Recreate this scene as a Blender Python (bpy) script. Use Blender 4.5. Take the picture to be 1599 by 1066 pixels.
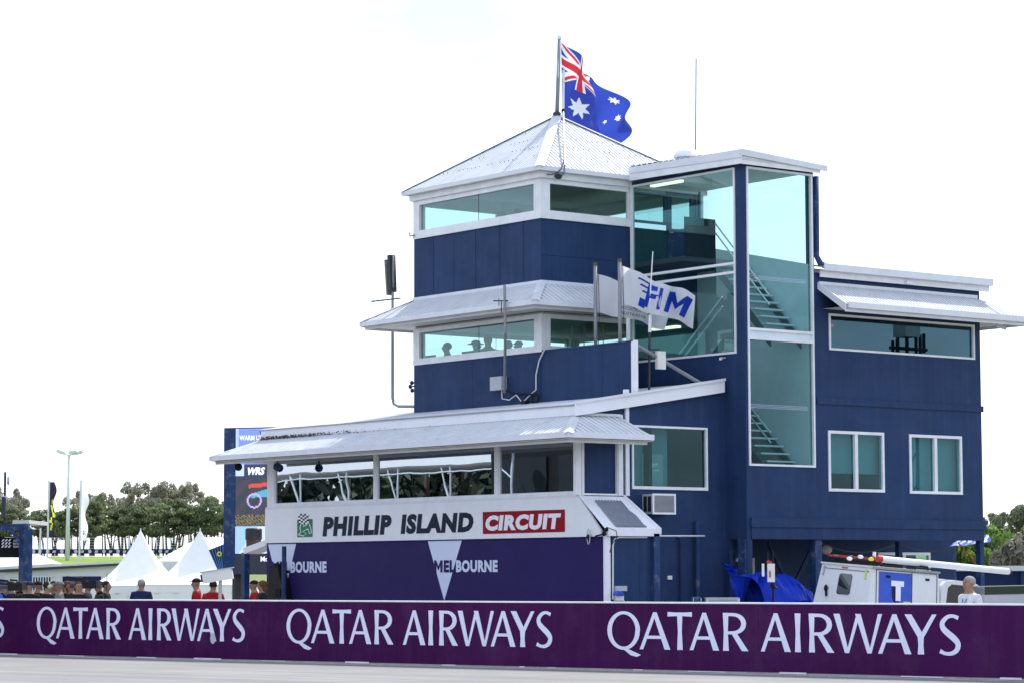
import bpy, bmesh, math, random
import numpy as np
from mathutils import Vector, Matrix
random.seed(7); rng = np.random.default_rng(7)
S = bpy.context.scene
COL = S.collection
for o in list(bpy.data.objects): bpy.data.objects.remove(o)

# ------------------------------------------------------------------ camera
FPX = 4208.4; CX, CY = 799.5, 533.0
YAW, PIT, ROL = math.radians(52.048), math.radians(4.936), math.radians(-0.174)
_f = np.array([math.cos(YAW), math.sin(YAW), 0]); _r = np.array([math.sin(YAW), -math.cos(YAW), 0]); _u = np.array([0, 0, 1.])
_f2 = _f*math.cos(PIT)+_u*math.sin(PIT); _u2 = _u*math.cos(PIT)-_f*math.sin(PIT)
CM = np.array([_r*math.cos(ROL)+_u2*math.sin(ROL), _u2*math.cos(ROL)-_r*math.sin(ROL), _f2])
CAM = np.array([-40.54, -50.81, 1.7])
cam = bpy.data.objects.new('camera', bpy.data.cameras.new('camera')); COL.objects.link(cam)
cam.matrix_world = Matrix(((CM[0][0], CM[1][0], -CM[2][0], CAM[0]), (CM[0][1], CM[1][1], -CM[2][1], CAM[1]), (CM[0][2], CM[1][2], -CM[2][2], CAM[2]), (0, 0, 0, 1)))
cam.data.sensor_width = 36; cam.data.lens = 36*FPX/1599; cam.data.clip_start = .5; cam.data.clip_end = 6000
S.camera = cam
# ------------------------------------------------------------------ sky, sun, exposure
SUN_AZ, SUN_EL = math.radians(25), math.radians(50)      # azimuth from +X towards +Y
W = bpy.data.worlds.new('World'); S.world = W; W.use_nodes = True
wn = W.node_tree; bg = wn.nodes['Background']
sky = wn.nodes.new('ShaderNodeTexSky'); sky.sky_type = 'NISHITA'; sky.sun_disc = False
sky.sun_elevation = SUN_EL; sky.sun_rotation = math.pi/2-SUN_AZ
sky.air_density = 1.0; sky.dust_density = .6; sky.ozone_density = 1.0
# thin bright cloud veil over the whole sky
tc = wn.nodes.new('ShaderNodeTexCoord'); mp = wn.nodes.new('ShaderNodeMapping'); mp.inputs['Scale'].default_value = (1, 1, 2.5)
nz = wn.nodes.new('ShaderNodeTexNoise'); nz.inputs['Scale'].default_value = 2.2; nz.inputs['Detail'].default_value = 7; nz.inputs['Roughness'].default_value = .55
rp = wn.nodes.new('ShaderNodeValToRGB'); rp.color_ramp.elements[0].position = .34; rp.color_ramp.elements[1].position = .58
rp.color_ramp.elements[0].color = (.40, .40, .40, 1); rp.color_ramp.elements[1].color = (.85, .85, .85, 1)
mx = wn.nodes.new('ShaderNodeMix'); mx.data_type = 'RGBA'
nz2 = wn.nodes.new('ShaderNodeTexNoise'); nz2.inputs['Scale'].default_value = 5.; nz2.inputs['Detail'].default_value = 8; nz2.inputs['Roughness'].default_value = .6
rp2 = wn.nodes.new('ShaderNodeValToRGB'); rp2.color_ramp.elements[0].position = .36; rp2.color_ramp.elements[1].position = .56      # grey undersides to bright cloud
rp2.color_ramp.elements[0].color = (4.3, 4.6, 5.2, 1); rp2.color_ramp.elements[1].color = (6.9, 7.6, 9.2, 1)
wn.links.new(mp.outputs[0], nz2.inputs['Vector']); wn.links.new(nz2.outputs['Fac'], rp2.inputs[0]); wn.links.new(rp2.outputs[0], mx.inputs['B'])
wn.links.new(tc.outputs['Generated'], mp.inputs['Vector'])
wn.links.new(mp.outputs[0], nz.inputs['Vector'])
wn.links.new(nz.outputs['Fac'], rp.inputs[0]); wn.links.new(rp.outputs[0], mx.inputs['Factor'])
wn.links.new(sky.outputs[0], mx.inputs['A']); wn.links.new(mx.outputs['Result'], bg.inputs[0])
bg.inputs[1].default_value = .12
sl = bpy.data.lights.new('sun', 'SUN'); sl.energy = 3.1; sl.angle = math.radians(.53); sl.color = (1, .95, .87)
so = bpy.data.objects.new('sun', sl); COL.objects.link(so); so.location = (0, 0, 60)
sd = Vector((math.cos(SUN_EL)*math.cos(SUN_AZ), math.cos(SUN_EL)*math.sin(SUN_AZ), math.sin(SUN_EL)))
so.rotation_euler = (-sd).to_track_quat('-Z', 'Y').to_euler()
S.view_settings.view_transform = 'Standard'; S.view_settings.look = 'None'; S.view_settings.gamma = 1
S.view_settings.exposure = 0.88; S.view_settings.use_curve_mapping = False
S.render.engine = 'CYCLES'
S.cycles.max_bounces = 10; S.cycles.transparent_max_bounces = 16; S.cycles.glossy_bounces = 4

# ------------------------------------------------------------------ pixel -> point on a plane
def ray(x, y): return CM.T @ np.array([(x-CX)/FPX, -(y-CY)/FPX, 1.])
def _pl(x, y, ax, v):
    d = ray(x, y); return Vector(CAM+d*((v-CAM[ax])/d[ax]))
def onX(x, y, v): return _pl(x, y, 0, v)
def onY(x, y, v): return _pl(x, y, 1, v)
def onZ(x, y, v): return _pl(x, y, 2, v)
def atd(x, dep, z=0.):
    d = ray(x, 896.5); h = math.hypot(d[0], d[1]); return Vector((CAM[0]+d[0]/h*dep, CAM[1]+d[1]/h*dep, z))
def zat(y, dep): return 1.7+(896.5-y)/FPX*dep*1.004
RIGHT = Vector(_r); FWD = Vector(_f); UP = Vector((0, 0, 1))

# ------------------------------------------------------------------ materials
MATS = {}
def M(name): return MATS[name]
def mk(name, col, rough=.6, metal=0., var=.08, nscale=3., streak=0., bump=.0, bscale=40., spec=.12, dirt=None, dirt_amt=0., dscale=1.2, coat=0.):
    m = bpy.data.materials.new(name); m.use_nodes = True; n = m.node_tree.nodes; L = m.node_tree.links
    b = n['Principled BSDF']; b.inputs['Roughness'].default_value = rough; b.inputs['Metallic'].default_value = metal
    b.inputs['Specular IOR Level'].default_value = spec
    if coat: b.inputs['Coat Weight'].default_value = coat; b.inputs['Coat Roughness'].default_value = .1
    g = n.new('ShaderNodeNewGeometry')
    def noise(sc, det=5, vec=None, ro=.6):
        t = n.new('ShaderNodeTexNoise'); t.inputs['Scale'].default_value = sc; t.inputs['Detail'].default_value = det; t.inputs['Roughness'].default_value = ro
        L.new(vec or g.outputs['Position'], t.inputs['Vector']); return t.outputs['Fac']
    def mixc(fac, a, bcol, mode='MIX'):
        x = n.new('ShaderNodeMix'); x.data_type = 'RGBA'; x.blend_type = mode
        if isinstance(fac, float): x.inputs['Factor'].default_value = fac
        else: L.new(fac, x.inputs['Factor'])
        for i, c in (('A', a), ('B', bcol)):
            if isinstance(c, tuple): x.inputs[i].default_value = (*c[:3], 1)
            else: L.new(c, x.inputs[i])
        return x.outputs['Result']
    def rng_(v, a, b_, lo=0., hi=1.):
        r = n.new('ShaderNodeMapRange'); L.new(v, r.inputs['Value']); r.inputs['From Min'].default_value = a; r.inputs['From Max'].default_value = b_
        r.inputs['To Min'].default_value = lo; r.inputs['To Max'].default_value = hi; return r.outputs['Result']
    lo = tuple(c*(1-var) for c in col); hi = tuple(min(1, c*(1+var)) for c in col)
    c = mixc(rng_(noise(nscale), .3, .7), lo, hi)
    if streak:
        mpn = n.new('ShaderNodeMapping'); mpn.inputs['Scale'].default_value = (1, 1, .06); L.new(g.outputs['Position'], mpn.inputs['Vector'])
        f = rng_(noise(5.5, 6, mpn.outputs[0]), .48, .75, 0, streak)
        c = mixc(f, c, tuple(min(1, k*1.5+.03) for k in col) if sum(col) < 1 else tuple(k*.62 for k in col))
        f = rng_(noise(3.1, 6, mpn.outputs[0]), .55, .8, 0, streak)
        c = mixc(f, c, tuple(k*.6 for k in col))
    if dirt:
        c = mixc(rng_(noise(dscale, 8, None, .7), .52, .72, 0, dirt_amt), c, dirt)
    L.new(c, b.inputs['Base Color'])
    rr = rng_(noise(nscale*2.3), .3, .7, max(0, rough-.08), min(1, rough+.08)); L.new(rr, b.inputs['Roughness'])
    if bump:
        bp = n.new('ShaderNodeBump'); bp.inputs['Strength'].default_value = bump; bp.inputs['Distance'].default_value = .01
        L.new(noise(bscale, 4), bp.inputs['Height']); L.new(bp.outputs[0], b.inputs['Normal'])
    MATS[name] = m; return m
mk('navy_wall', (.0185, .042, .113), .55, streak=.22, bump=.35, bscale=18, var=.16, nscale=.9, dirt=(.035, .055, .13), dirt_amt=.6, dscale=.8)
mk('navy_steel', (.020, .048, .135), .5, streak=.4, dirt=(.25, .27, .3), dirt_amt=.5, dscale=4)
mk('navy_dark', (.018, .030, .085), .55, var=.1)
mk('white_trim', (.76, .77, .82), .45, streak=.08, dirt=(.45, .45, .46), dirt_amt=.15)
mk('white_gutter', (.68, .70, .77), .4, var=.04, dirt=(.4, .4, .42), dirt_amt=.25)
mk('white_roof', (.58, .60, .64), .7, var=.06, dirt=(.40, .39, .37), dirt_amt=.5, dscale=1.6, spec=.04)
mk('roof_groove_shade', (.27, .29, .34), .7, var=.2, spec=.03, dirt=(.2, .19, .18), dirt_amt=.6, dscale=2.2)  # darker groove tone paints in the shade beside the ribs, mottled with grime
mk('grey_roof', (.22, .25, .31), .45, var=.1, dirt=(.4, .4, .4), dirt_amt=.3)
mk('white_board', (.78, .79, .85), .4, var=.03, streak=.06, dirt=(.5, .5, .52), dirt_amt=.2)
mk('soffit', (.55, .55, .54), .7, var=.08)
mk('print_dark', (.010, .018, .038), .4)
mk('print_red', (.28, .003, .014), .4, var=.04)
mk('print_green', (.03, .20, .11), .45)
mk('print_white', (.80, .82, .88), .45, var=.02)
mk('print_black', (.012, .012, .014), .4)
mk('melb_purple', (.022, .014, .098), .55, var=.08, nscale=.7)
mk('melb_white', (.62, .68, .88), .45, var=.02)
mk('barrier_purple', (.045, .0022, .058), .5, var=.16, nscale=.6, streak=.2, dirt=(.075, .025, .085), dirt_amt=.5, dscale=1.1, bump=1., bscale=2.6)
mk('barrier_letter', (.70, .73, .90), .45, var=.03)
mk('concrete', (.42, .41, .39), .8, var=.15, bump=.4, dirt=(.2, .2, .2), dirt_amt=.4)
mk('concrete_white', (.72, .72, .74), .7, var=.08)
mk('steel', (.32, .34, .37), .4, metal=.6, var=.12)
mk('pole_grey', (.24, .25, .28), .5, metal=.3, var=.1)
mk('pole_light', (.62, .66, .72), .5, var=.05)
mk('black_plastic', (.012, .012, .013), .45)
mk('dark_grey', (.05, .052, .058), .5)
mk('grey_box', (.45, .47, .52), .5, var=.06)
mk('box_white', (.70, .70, .68), .5, var=.05)
mk('tent_white', (.80, .81, .84), .65, var=.03)
mk('cabin_white', (.62, .64, .70), .6, var=.05)
mk('interior_dark', (.02, .025, .03), .8)
mk('interior_teal', (.030, .085, .09), .7, var=.08)
mk('interior_light', (.50, .54, .52), .8, var=.04)
mk('interior_floor', (.10, .10, .11), .8)
mk('stair_wall', (.68, .76, .84), .7, var=.04)
mk('blind', (.22, .32, .36), .8, var=.04)
mk('tarp_blue', (.006, .035, .42), .38, var=.12, bump=.5, bscale=9)
mk('truck_white', (.68, .70, .74), .28, var=.03, coat=.4)
mk('van_blue', (.05, .11, .55), .35)
mk('tyre', (.015, .015, .016), .8)
mk('rubber_red', (.45, .06, .04), .5)
mk('pvc_white', (.74, .75, .78), .35, var=.04, dirt=(.5, .5, .5), dirt_amt=.3)
mk('yellow', (.55, .62, .05), .5)
mk('grass', (.17, .25, .035), .9, var=.35, nscale=.12)
mk('bark', (.11, .085, .065), .9, var=.25, nscale=4)
mk('pale_apron', (.50, .48, .43), .9, var=.1)
mk('blue_strip', (.10, .22, .60), .5)
mk('skin', (.27, .155, .11), .5, var=.05, nscale=20)
mk('hair_grey', (.26, .26, .27), .8); mk('hair_dark', (.025, .018, .014), .8); mk('hair_brown', (.08, .045, .025), .8)
for nme, cc in (('cloth_white', (.55, .56, .62)), ('cloth_black', (.014, .015, .018)), ('cloth_navy', (.018, .024, .075)), ('cloth_red', (.30, .015, .022)), ('cloth_grey', (.16, .17, .19)), ('cloth_denim', (.05, .07, .13)), ('cloth_orange', (.75, .18, .03))):
    mk(nme, cc, .85, var=.14, nscale=9)
mk('headset_green', (.35, .45, .38), .5)
mk('flag_blue', (.03, .055, .36), .7); mk('flag_white', (.76, .77, .82), .7, var=.03)

def ground_mat(name, col, col2):
    m = mk(name, col, .88, var=.12, nscale=.35, bump=.35, bscale=60, dirt=col2, dirt_amt=.6, dscale=.5); return m
def track_mat():
    m = mk('asphalt_track', (.25, .245, .24), .88, var=.12, nscale=.35, bump=.35, bscale=60, dirt=(.20, .195, .19), dirt_amt=.6, dscale=.5); n = m.node_tree.nodes; L = m.node_tree.links; b = n['Principled BSDF']
    src = b.inputs['Base Color'].links[0].from_socket; tcn = n.new('ShaderNodeNewGeometry'); mpn = n.new('ShaderNodeMapping'); mpn.inputs['Rotation'].default_value = (0, 0, -math.atan2(-24.14, 5.53)); mpn.vector_type = 'TEXTURE'
    mpn.inputs['Rotation'].default_value = (0, 0, math.atan2(-24.14, 5.53)); mpn.inputs['Scale'].default_value = (30, .6, 1); L.new(tcn.outputs['Position'], mpn.inputs['Vector'])
    t = n.new('ShaderNodeTexNoise'); t.inputs['Scale'].default_value = 1.; t.inputs['Detail'].default_value = 6; L.new(mpn.outputs[0], t.inputs['Vector'])
    r = n.new('ShaderNodeMapRange'); r.inputs['From Min'].default_value = .42; r.inputs['From Max'].default_value = .68; r.inputs['To Max'].default_value = .5; L.new(t.outputs['Fac'], r.inputs['Value'])
    x = n.new('ShaderNodeMix'); x.data_type = 'RGBA'; L.new(r.outputs[0], x.inputs['Factor']); L.new(src, x.inputs['A']); x.inputs['B'].default_value = (.13, .128, .13, 1); L.new(x.outputs['Result'], b.inputs['Base Color'])
track_mat()
if 0: ground_mat('asphalt_track', (.25, .245, .24), (.20, .195, .19))
ground_mat('apron', (.21, .205, .20), (.16, .16, .16))
ground_mat('terrain', (.17, .20, .075), (.22, .20, .11))

def glass(name, tint, gloss, rough=.0, wav=0., wscale=1., refl=(.92, .96, 1), graze=.25):
    """thin tinted sheet: tinted see-through plus mirror reflection, more at grazing angles"""
    m = bpy.data.materials.new(name); m.use_nodes = True; n = m.node_tree.nodes; L = m.node_tree.links
    for x in list(n):
        if x.type != 'OUTPUT_MATERIAL': n.remove(x)
    t = n.new('ShaderNodeBsdfTransparent'); t.inputs[0].default_value = (*tint, 1)
    g = n.new('ShaderNodeBsdfGlossy'); g.inputs['Roughness'].default_value = rough; g.inputs['Color'].default_value = (*refl, 1)
    lw = n.new('ShaderNodeLayerWeight'); lw.inputs['Blend'].default_value = .25
    mr = n.new('ShaderNodeMapRange'); mr.inputs['To Min'].default_value = gloss; mr.inputs['To Max'].default_value = min(1, gloss+graze)
    L.new(lw.outputs['Fresnel'], mr.inputs['Value'])
    s = n.new('ShaderNodeMixShader'); L.new(mr.outputs[0], s.inputs[0]); L.new(t.outputs[0], s.inputs[1]); L.new(g.outputs[0], s.inputs[2])
    if wav:
        ge = n.new('ShaderNodeNewGeometry'); nz_ = n.new('ShaderNodeTexNoise'); nz_.inputs['Scale'].default_value = wscale; nz_.inputs['Detail'].default_value = 1.5
        L.new(ge.outputs['Position'], nz_.inputs['Vector']); bp = n.new('ShaderNodeBump'); bp.inputs['Strength'].default_value = 1; bp.inputs['Distance'].default_value = wav
        L.new(nz_.outputs['Fac'], bp.inputs['Height']); L.new(bp.outputs[0], g.inputs['Normal'])
    L.new(s.outputs[0], n['Material Output'].inputs[0]); MATS[name] = m; return m
glass('glass_tower', (.64, .80, .78), .02, refl=(.6, .85, .85), graze=.15)
glass('glass_stair', (.58, .77, .75), .025, refl=(.5, .8, .82), graze=.15)
glass('glass_front', (.05, .07, .09), .30, wav=.0015, wscale=.8, refl=(.80, .90, 1.0))
glass('glass_right', (.12, .26, .30), .12, refl=(.42, .78, .95))
glass('glass_small', (.42, .68, .68), .05, refl=(.5, .85, .9))
glass('glass_clear', (.9, .97, .97), .02)
glass('glass_car', (.05, .07, .07), .12)

def emit(name, col, st):
    m = bpy.data.materials.new(name); m.use_nodes = True; b = m.node_tree.nodes['Principled BSDF']
    b.inputs['Base Color'].default_value = (*col, 1); b.inputs['Emission Color'].default_value = (*col, 1); b.inputs['Emission Strength'].default_value = st; MATS[name] = m
emit('tube_light', (1, .95, .75), .9); emit('red_lamp', (1, .02, .02), 1.2)
def attr_mat(name, rough=.6, em=0.):
    """printed cloth or screen: colour of each face comes from its print"""
    m = bpy.data.materials.new(name); m.use_nodes = True; n = m.node_tree.nodes; b = n['Principled BSDF']
    a = n.new('ShaderNodeVertexColor'); a.layer_name = 'print'; L = m.node_tree.links
    L.new(a.outputs['Color'], b.inputs['Base Color']); b.inputs['Roughness'].default_value = rough
    if em: L.new(a.outputs['Color'], b.inputs['Emission Color']); b.inputs['Emission Strength'].default_value = em
    else:   # thin cloth lets some light through
        t = n.new('ShaderNodeBsdfTranslucent'); L.new(a.outputs['Color'], t.inputs[0]); mxx = n.new('ShaderNodeMixShader'); mxx.inputs[0].default_value = .55
        L.new(b.outputs[0], mxx.inputs[1]); L.new(t.outputs[0], mxx.inputs[2]); L.new(mxx.outputs[0], n['Material Output'].inputs[0])
    MATS[name] = m
attr_mat('cloth_print', .75); attr_mat('screen_print', .4, .7)
def leaf_mat(name, c1, c2, trans=.25):
    m = bpy.data.materials.new(name); m.use_nodes = True; n = m.node_tree.nodes; L = m.node_tree.links; b = n['Principled BSDF']
    g = n.new('ShaderNodeNewGeometry'); t = n.new('ShaderNodeTexNoise'); t.inputs['Scale'].default_value = .55; t.inputs['Detail'].default_value = 3; L.new(g.outputs['Position'], t.inputs['Vector'])
    ad = n.new('ShaderNodeMath'); ad.operation = 'MULTIPLY_ADD'; L.new(g.outputs['Random Per Island'], ad.inputs[0]); ad.inputs[1].default_value = .5; L.new(t.outputs['Fac'], ad.inputs[2])
    r = n.new('ShaderNodeMapRange'); r.inputs['From Min'].default_value = .35; r.inputs['From Max'].default_value = 1.1; L.new(ad.outputs[0], r.inputs['Value'])
    x = n.new('ShaderNodeMix'); x.data_type = 'RGBA'; x.inputs['A'].default_value = (*c1, 1); x.inputs['B'].default_value = (*c2, 1); L.new(r.outputs[0], x.inputs['Factor'])
    L.new(x.outputs['Result'], b.inputs['Base Color']); b.inputs['Roughness'].default_value = .6
    tr = n.new('ShaderNodeBsdfTranslucent'); L.new(x.outputs['Result'], tr.inputs[0]); mxx = n.new('ShaderNodeMixShader'); mxx.inputs[0].default_value = trans
    L.new(b.outputs[0], mxx.inputs[1]); L.new(tr.outputs[0], mxx.inputs[2]); L.new(mxx.outputs[0], n['Material Output'].inputs[0]); MATS[name] = m
leaf_mat('leaf_cypress', (.075, .11, .065), (.24, .29, .13), .45); leaf_mat('leaf_gum', (.20, .205, .16), (.36, .35, .26), .45); leaf_mat('leaf_bright', (.06, .13, .018), (.20, .33, .045), .45)  # windbreak leaves lightened in their colour, standing in for distance haze
leaf_mat('leaf_grey', (.13, .12, .10), (.27, .25, .21)); leaf_mat('leaf_dark', (.015, .03, .02), (.045, .07, .035)); leaf_mat('leaf_far', (.10, .14, .085), (.19, .23, .13))

# ------------------------------------------------------------------ builders
WL = {}
def link(o, parent):
    COL.objects.link(o)
    if parent is not None: o.parent = parent; WL[o.name] = WL.get(parent.name, Vector())
    return o
def thing(name, label, cat, loc=(0, 0, 0), group=None, rotz=0.):
    o = bpy.data.objects.new(name, None); o.empty_display_size = .2; COL.objects.link(o); o.location = loc; WL[o.name] = Vector(loc)
    o['label'] = label; o['category'] = cat
    if group: o['group'] = group
    return o
def tag(o, label, cat, group=None):
    o['label'] = label; o['category'] = cat
    if group: o['group'] = group
    return o
class MB:
    def __init__(s): s.v = []; s.f = []; s.m = []
    def add(s, vs, fs, m=0):
        k = len(s.v); s.v += [Vector(v) for v in vs]; s.f += [tuple(i+k for i in f) for f in fs]; s.m += [m]*len(fs); return s
    def obox(s, o, a, b, c, m=0):
        o, a, b, c = Vector(o), Vector(a), Vector(b), Vector(c)
        return s.add([o, o+a, o+a+b, o+b, o+c, o+a+c, o+a+b+c, o+b+c], [(0, 3, 2, 1), (4, 5, 6, 7), (0, 1, 5, 4), (1, 2, 6, 5), (2, 3, 7, 6), (3, 0, 4, 7)], m)
    def box(s, x0, x1, y0, y1, z0, z1, m=0): return s.obox((x0, y0, z0), (x1-x0, 0, 0), (0, y1-y0, 0), (0, 0, z1-z0), m)
    def prism(s, pts, vec, m=0):
        n = len(pts); vec = Vector(vec); p = [Vector(q) for q in pts]
        return s.add(p+[q+vec for q in p], [tuple(range(n))[::-1], tuple(range(n, 2*n))]+[(i, (i+1) % n, (i+1) % n+n, i+n) for i in range(n)], m)
    def poly(s, pts, m=0): return s.add(pts, [tuple(range(len(pts)))], m)
    def tube(s, pts, r, n=8, m=0):
        pts = [Vector(p) for p in pts]; k = len(pts); rs = r if isinstance(r, (list, tuple)) else [r]*k; vs = []; u = None
        for i, p in enumerate(pts):
            t = (pts[min(i+1, k-1)]-pts[max(i-1, 0)]).normalized()
            if u is None: u = t.orthogonal().normalized()
            else: u = (u-t*u.dot(t)).normalized()
            w = t.cross(u)
            vs += [p+(u*math.cos(2*math.pi*j/n)+w*math.sin(2*math.pi*j/n))*rs[i] for j in range(n)]
        fs = [(i*n+j, i*n+(j+1) % n, (i+1)*n+(j+1) % n, (i+1)*n+j) for i in range(k-1) for j in range(n)]
        fs += [tuple(range(n))[::-1], tuple((k-1)*n+j for j in range(n))]
        return s.add(vs, fs, m)
    def bar(s, p, q, w, h, m=0, up=UP):
        p, q = Vector(p), Vector(q); t = (q-p).normalized(); a = t.cross(Vector(up)); a = a.normalized() if a.length > 1e-4 else t.orthogonal().normalized(); b = a.cross(t)
        return s.obox(p-a*w/2-b*h/2, q-p, a*w, b*h, m)
    def ball(s, c, r, n=10, m=0):
        c = Vector(c); r = r if isinstance(r, tuple) else (r, r, r); k = max(4, n//2+1); vs = []; fs = []
        for i in range(1, k):
            a = math.pi*i/k
            vs += [c+Vector((r[0]*math.sin(a)*math.cos(2*math.pi*j/n), r[1]*math.sin(a)*math.sin(2*math.pi*j/n), r[2]*math.cos(a))) for j in range(n)]
        for i in range(k-2): fs += [(i*n+j, (i+1)*n+j, (i+1)*n+(j+1) % n, i*n+(j+1) % n) for j in range(n)]
        vs += [c+Vector((0, 0, r[2])), c-Vector((0, 0, r[2]))]; t = len(vs)-2
        fs += [(t, j, (j+1) % n) for j in range(n)]+[(t+1, (k-2)*n+(j+1) % n, (k-2)*n+j) for j in range(n)]
        return s.add(vs, fs, m)
    def mesh(s, name, mats, off=Vector(), recalc=True, smooth=False):
        me = bpy.data.meshes.new(name); me.from_pydata([v-off for v in s.v], [], s.f)
        for m in (mats if isinstance(mats, (list, tuple)) else [mats]): me.materials.append(MATS[m])
        for p, i in zip(me.polygons, s.m): p.material_index = i
        if recalc:
            b = bmesh.new(); b.from_mesh(me); bmesh.ops.recalc_face_normals(b, faces=b.faces); b.to_mesh(me); b.free()
        if smooth:
            for p in me.polygons: p.use_smooth = True
        me.update(); return me
    def build(s, name, mats, parent=None, smooth=False, recalc=True):
        off = WL.get(parent.name, Vector()) if parent is not None else Vector()
        o = bpy.data.objects.new(name, s.mesh(name, mats, off, recalc, smooth)); link(o, parent); return o
    def solo(s, name, mats, label, cat, group=None, smooth=False):
        """a thing made of one mesh, its origin at its base"""
        lo = Vector((sum(v.x for v in s.v)/len(s.v), sum(v.y for v in s.v)/len(s.v), min(v.z for v in s.v)))
        o = bpy.data.objects.new(name, s.mesh(name, mats, lo, True, smooth)); COL.objects.link(o); o.location = lo; WL[o.name] = lo
        return tag(o, label, cat, group)
def struct(o, kind='structure'): o['kind'] = kind; return o
def copy_tree(o, parent=None):
    c = o.copy(); COL.objects.link(c); c.parent = parent
    for ch in list(o.children): copy_tree(ch, c)
    return c

# flat lettering -------------------------------------------------------------
TXT = {}
def text2d(s, bold=0., shear=0., space=1.):
    k = (s, bold, shear, space)
    if k in TXT: return TXT[k]
    cu = bpy.data.curves.new('t', 'FONT'); cu.body = s; cu.offset = bold; cu.shear = shear; cu.space_character = space; cu.resolution_u = 3; cu.fill_mode = 'FRONT'
    ob = bpy.data.objects.new('t', cu); COL.objects.link(ob)
    dg = bpy.context.evaluated_depsgraph_get(); dg.update(); me = bpy.data.meshes.new_from_object(ob.evaluated_get(dg))
    v = np.array([x.co[:2] for x in me.vertices]); f = [tuple(p.vertices) for p in me.polygons]
    bpy.data.objects.remove(ob); bpy.data.curves.remove(cu); bpy.data.meshes.remove(me)
    lo, hi = v.min(0), v.max(0); v = (v-lo)/(hi-lo); TXT[k] = (v, f); return TXT[k]
def bil(c, u, v):
    a, b, d, e = [Vector(p) for p in c]     # bottom-left, bottom-right, top-right, top-left
    return (a*(1-u)+b*u)*(1-v)+(e*(1-u)+d*u)*v
def letter(mb, s, corners, m=0, bold=.02, shear=0., space=1., off=Vector((0, 0, 0))):
    v, f = text2d(s, bold, shear, space)
    mb.add([bil(corners, x, y)+off for x, y in v], f, m)

def wall_holes(mb, axis, pos, th, u0, u1, z0, z1, holes, m=0):
    """wall slab with rectangular openings; axis 0: plane X=pos, u along Y; axis 1: plane Y=pos, u along X; th towards +axis"""
    us = sorted({u0, u1, *[h[0] for h in holes], *[h[1] for h in holes]}); zs = sorted({z0, z1, *[h[2] for h in holes], *[h[3] for h in holes]})
    us = [u for u in us if u0 <= u <= u1]; zs = [z for z in zs if z0 <= z <= z1]
    def P(u, z, d): return (pos+d, u, z) if axis == 0 else (u, pos+d, z)
    def solid(i, j):
        if not (0 <= i < len(us)-1 and 0 <= j < len(zs)-1): return False
        cu, cz = (us[i]+us[i+1])/2, (zs[j]+zs[j+1])/2
        return not any(h[0] < cu < h[1] and h[2] < cz < h[3] for h in holes)
    for i in range(len(us)-1):
        for j in range(len(zs)-1):
            if not solid(i, j): continue
            a, b, c, d = us[i], us[i+1], zs[j], zs[j+1]
            for t in (0, th): mb.add([P(a, c, t), P(b, c, t), P(b, d, t), P(a, d, t)], [(0, 1, 2, 3)], m)
            if not solid(i-1, j): mb.add([P(a, c, 0), P(a, d, 0), P(a, d, th), P(a, c, th)], [(0, 1, 2, 3)], m)
            if not solid(i+1, j): mb.add([P(b, c, 0), P(b, d, 0), P(b, d, th), P(b, c, th)], [(0, 1, 2, 3)], m)
            if not solid(i, j-1): mb.add([P(a, c, 0), P(b, c, 0), P(b, c, th), P(a, c, th)], [(0, 1, 2, 3)], m)
            if not solid(i, j+1): mb.add([P(a, d, 0), P(b, d, 0), P(b, d, th), P(a, d, th)], [(0, 1, 2, 3)], m)
    return mb
def frame_box(axis, pos, u0, u1, z0, z1, w, d0, d1, mb=None, wb=None, wt=None):
    """rectangular frame of member width w standing in plane pos, between depths d0 and d1"""
    mb = mb or MB(); wb = wb or w; wt = wt or w
    def b(a, c, e, g):
        if axis == 0: mb.box(pos+d0, pos+d1, a, c, e, g)
        else: mb.box(a, c, pos+d0, pos+d1, e, g)
    b(u0, u1, z0, z0+wb); b(u0, u1, z1-wt, z1); b(u0, u0+w, z0+wb, z1-wt); b(u1-w, u1, z0+wb, z1-wt)
    return mb
def pane(parent, axis, pos, u0, u1, z0, z1, mat, name='pane'):
    P = (lambda u, z: (pos, u, z)) if axis == 0 else (lambda u, z: (u, pos, z))
    return MB().poly([P(u0, z0), P(u1, z0), P(u1, z1), P(u0, z1)]).build(name, mat, parent, recalc=False)

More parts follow.
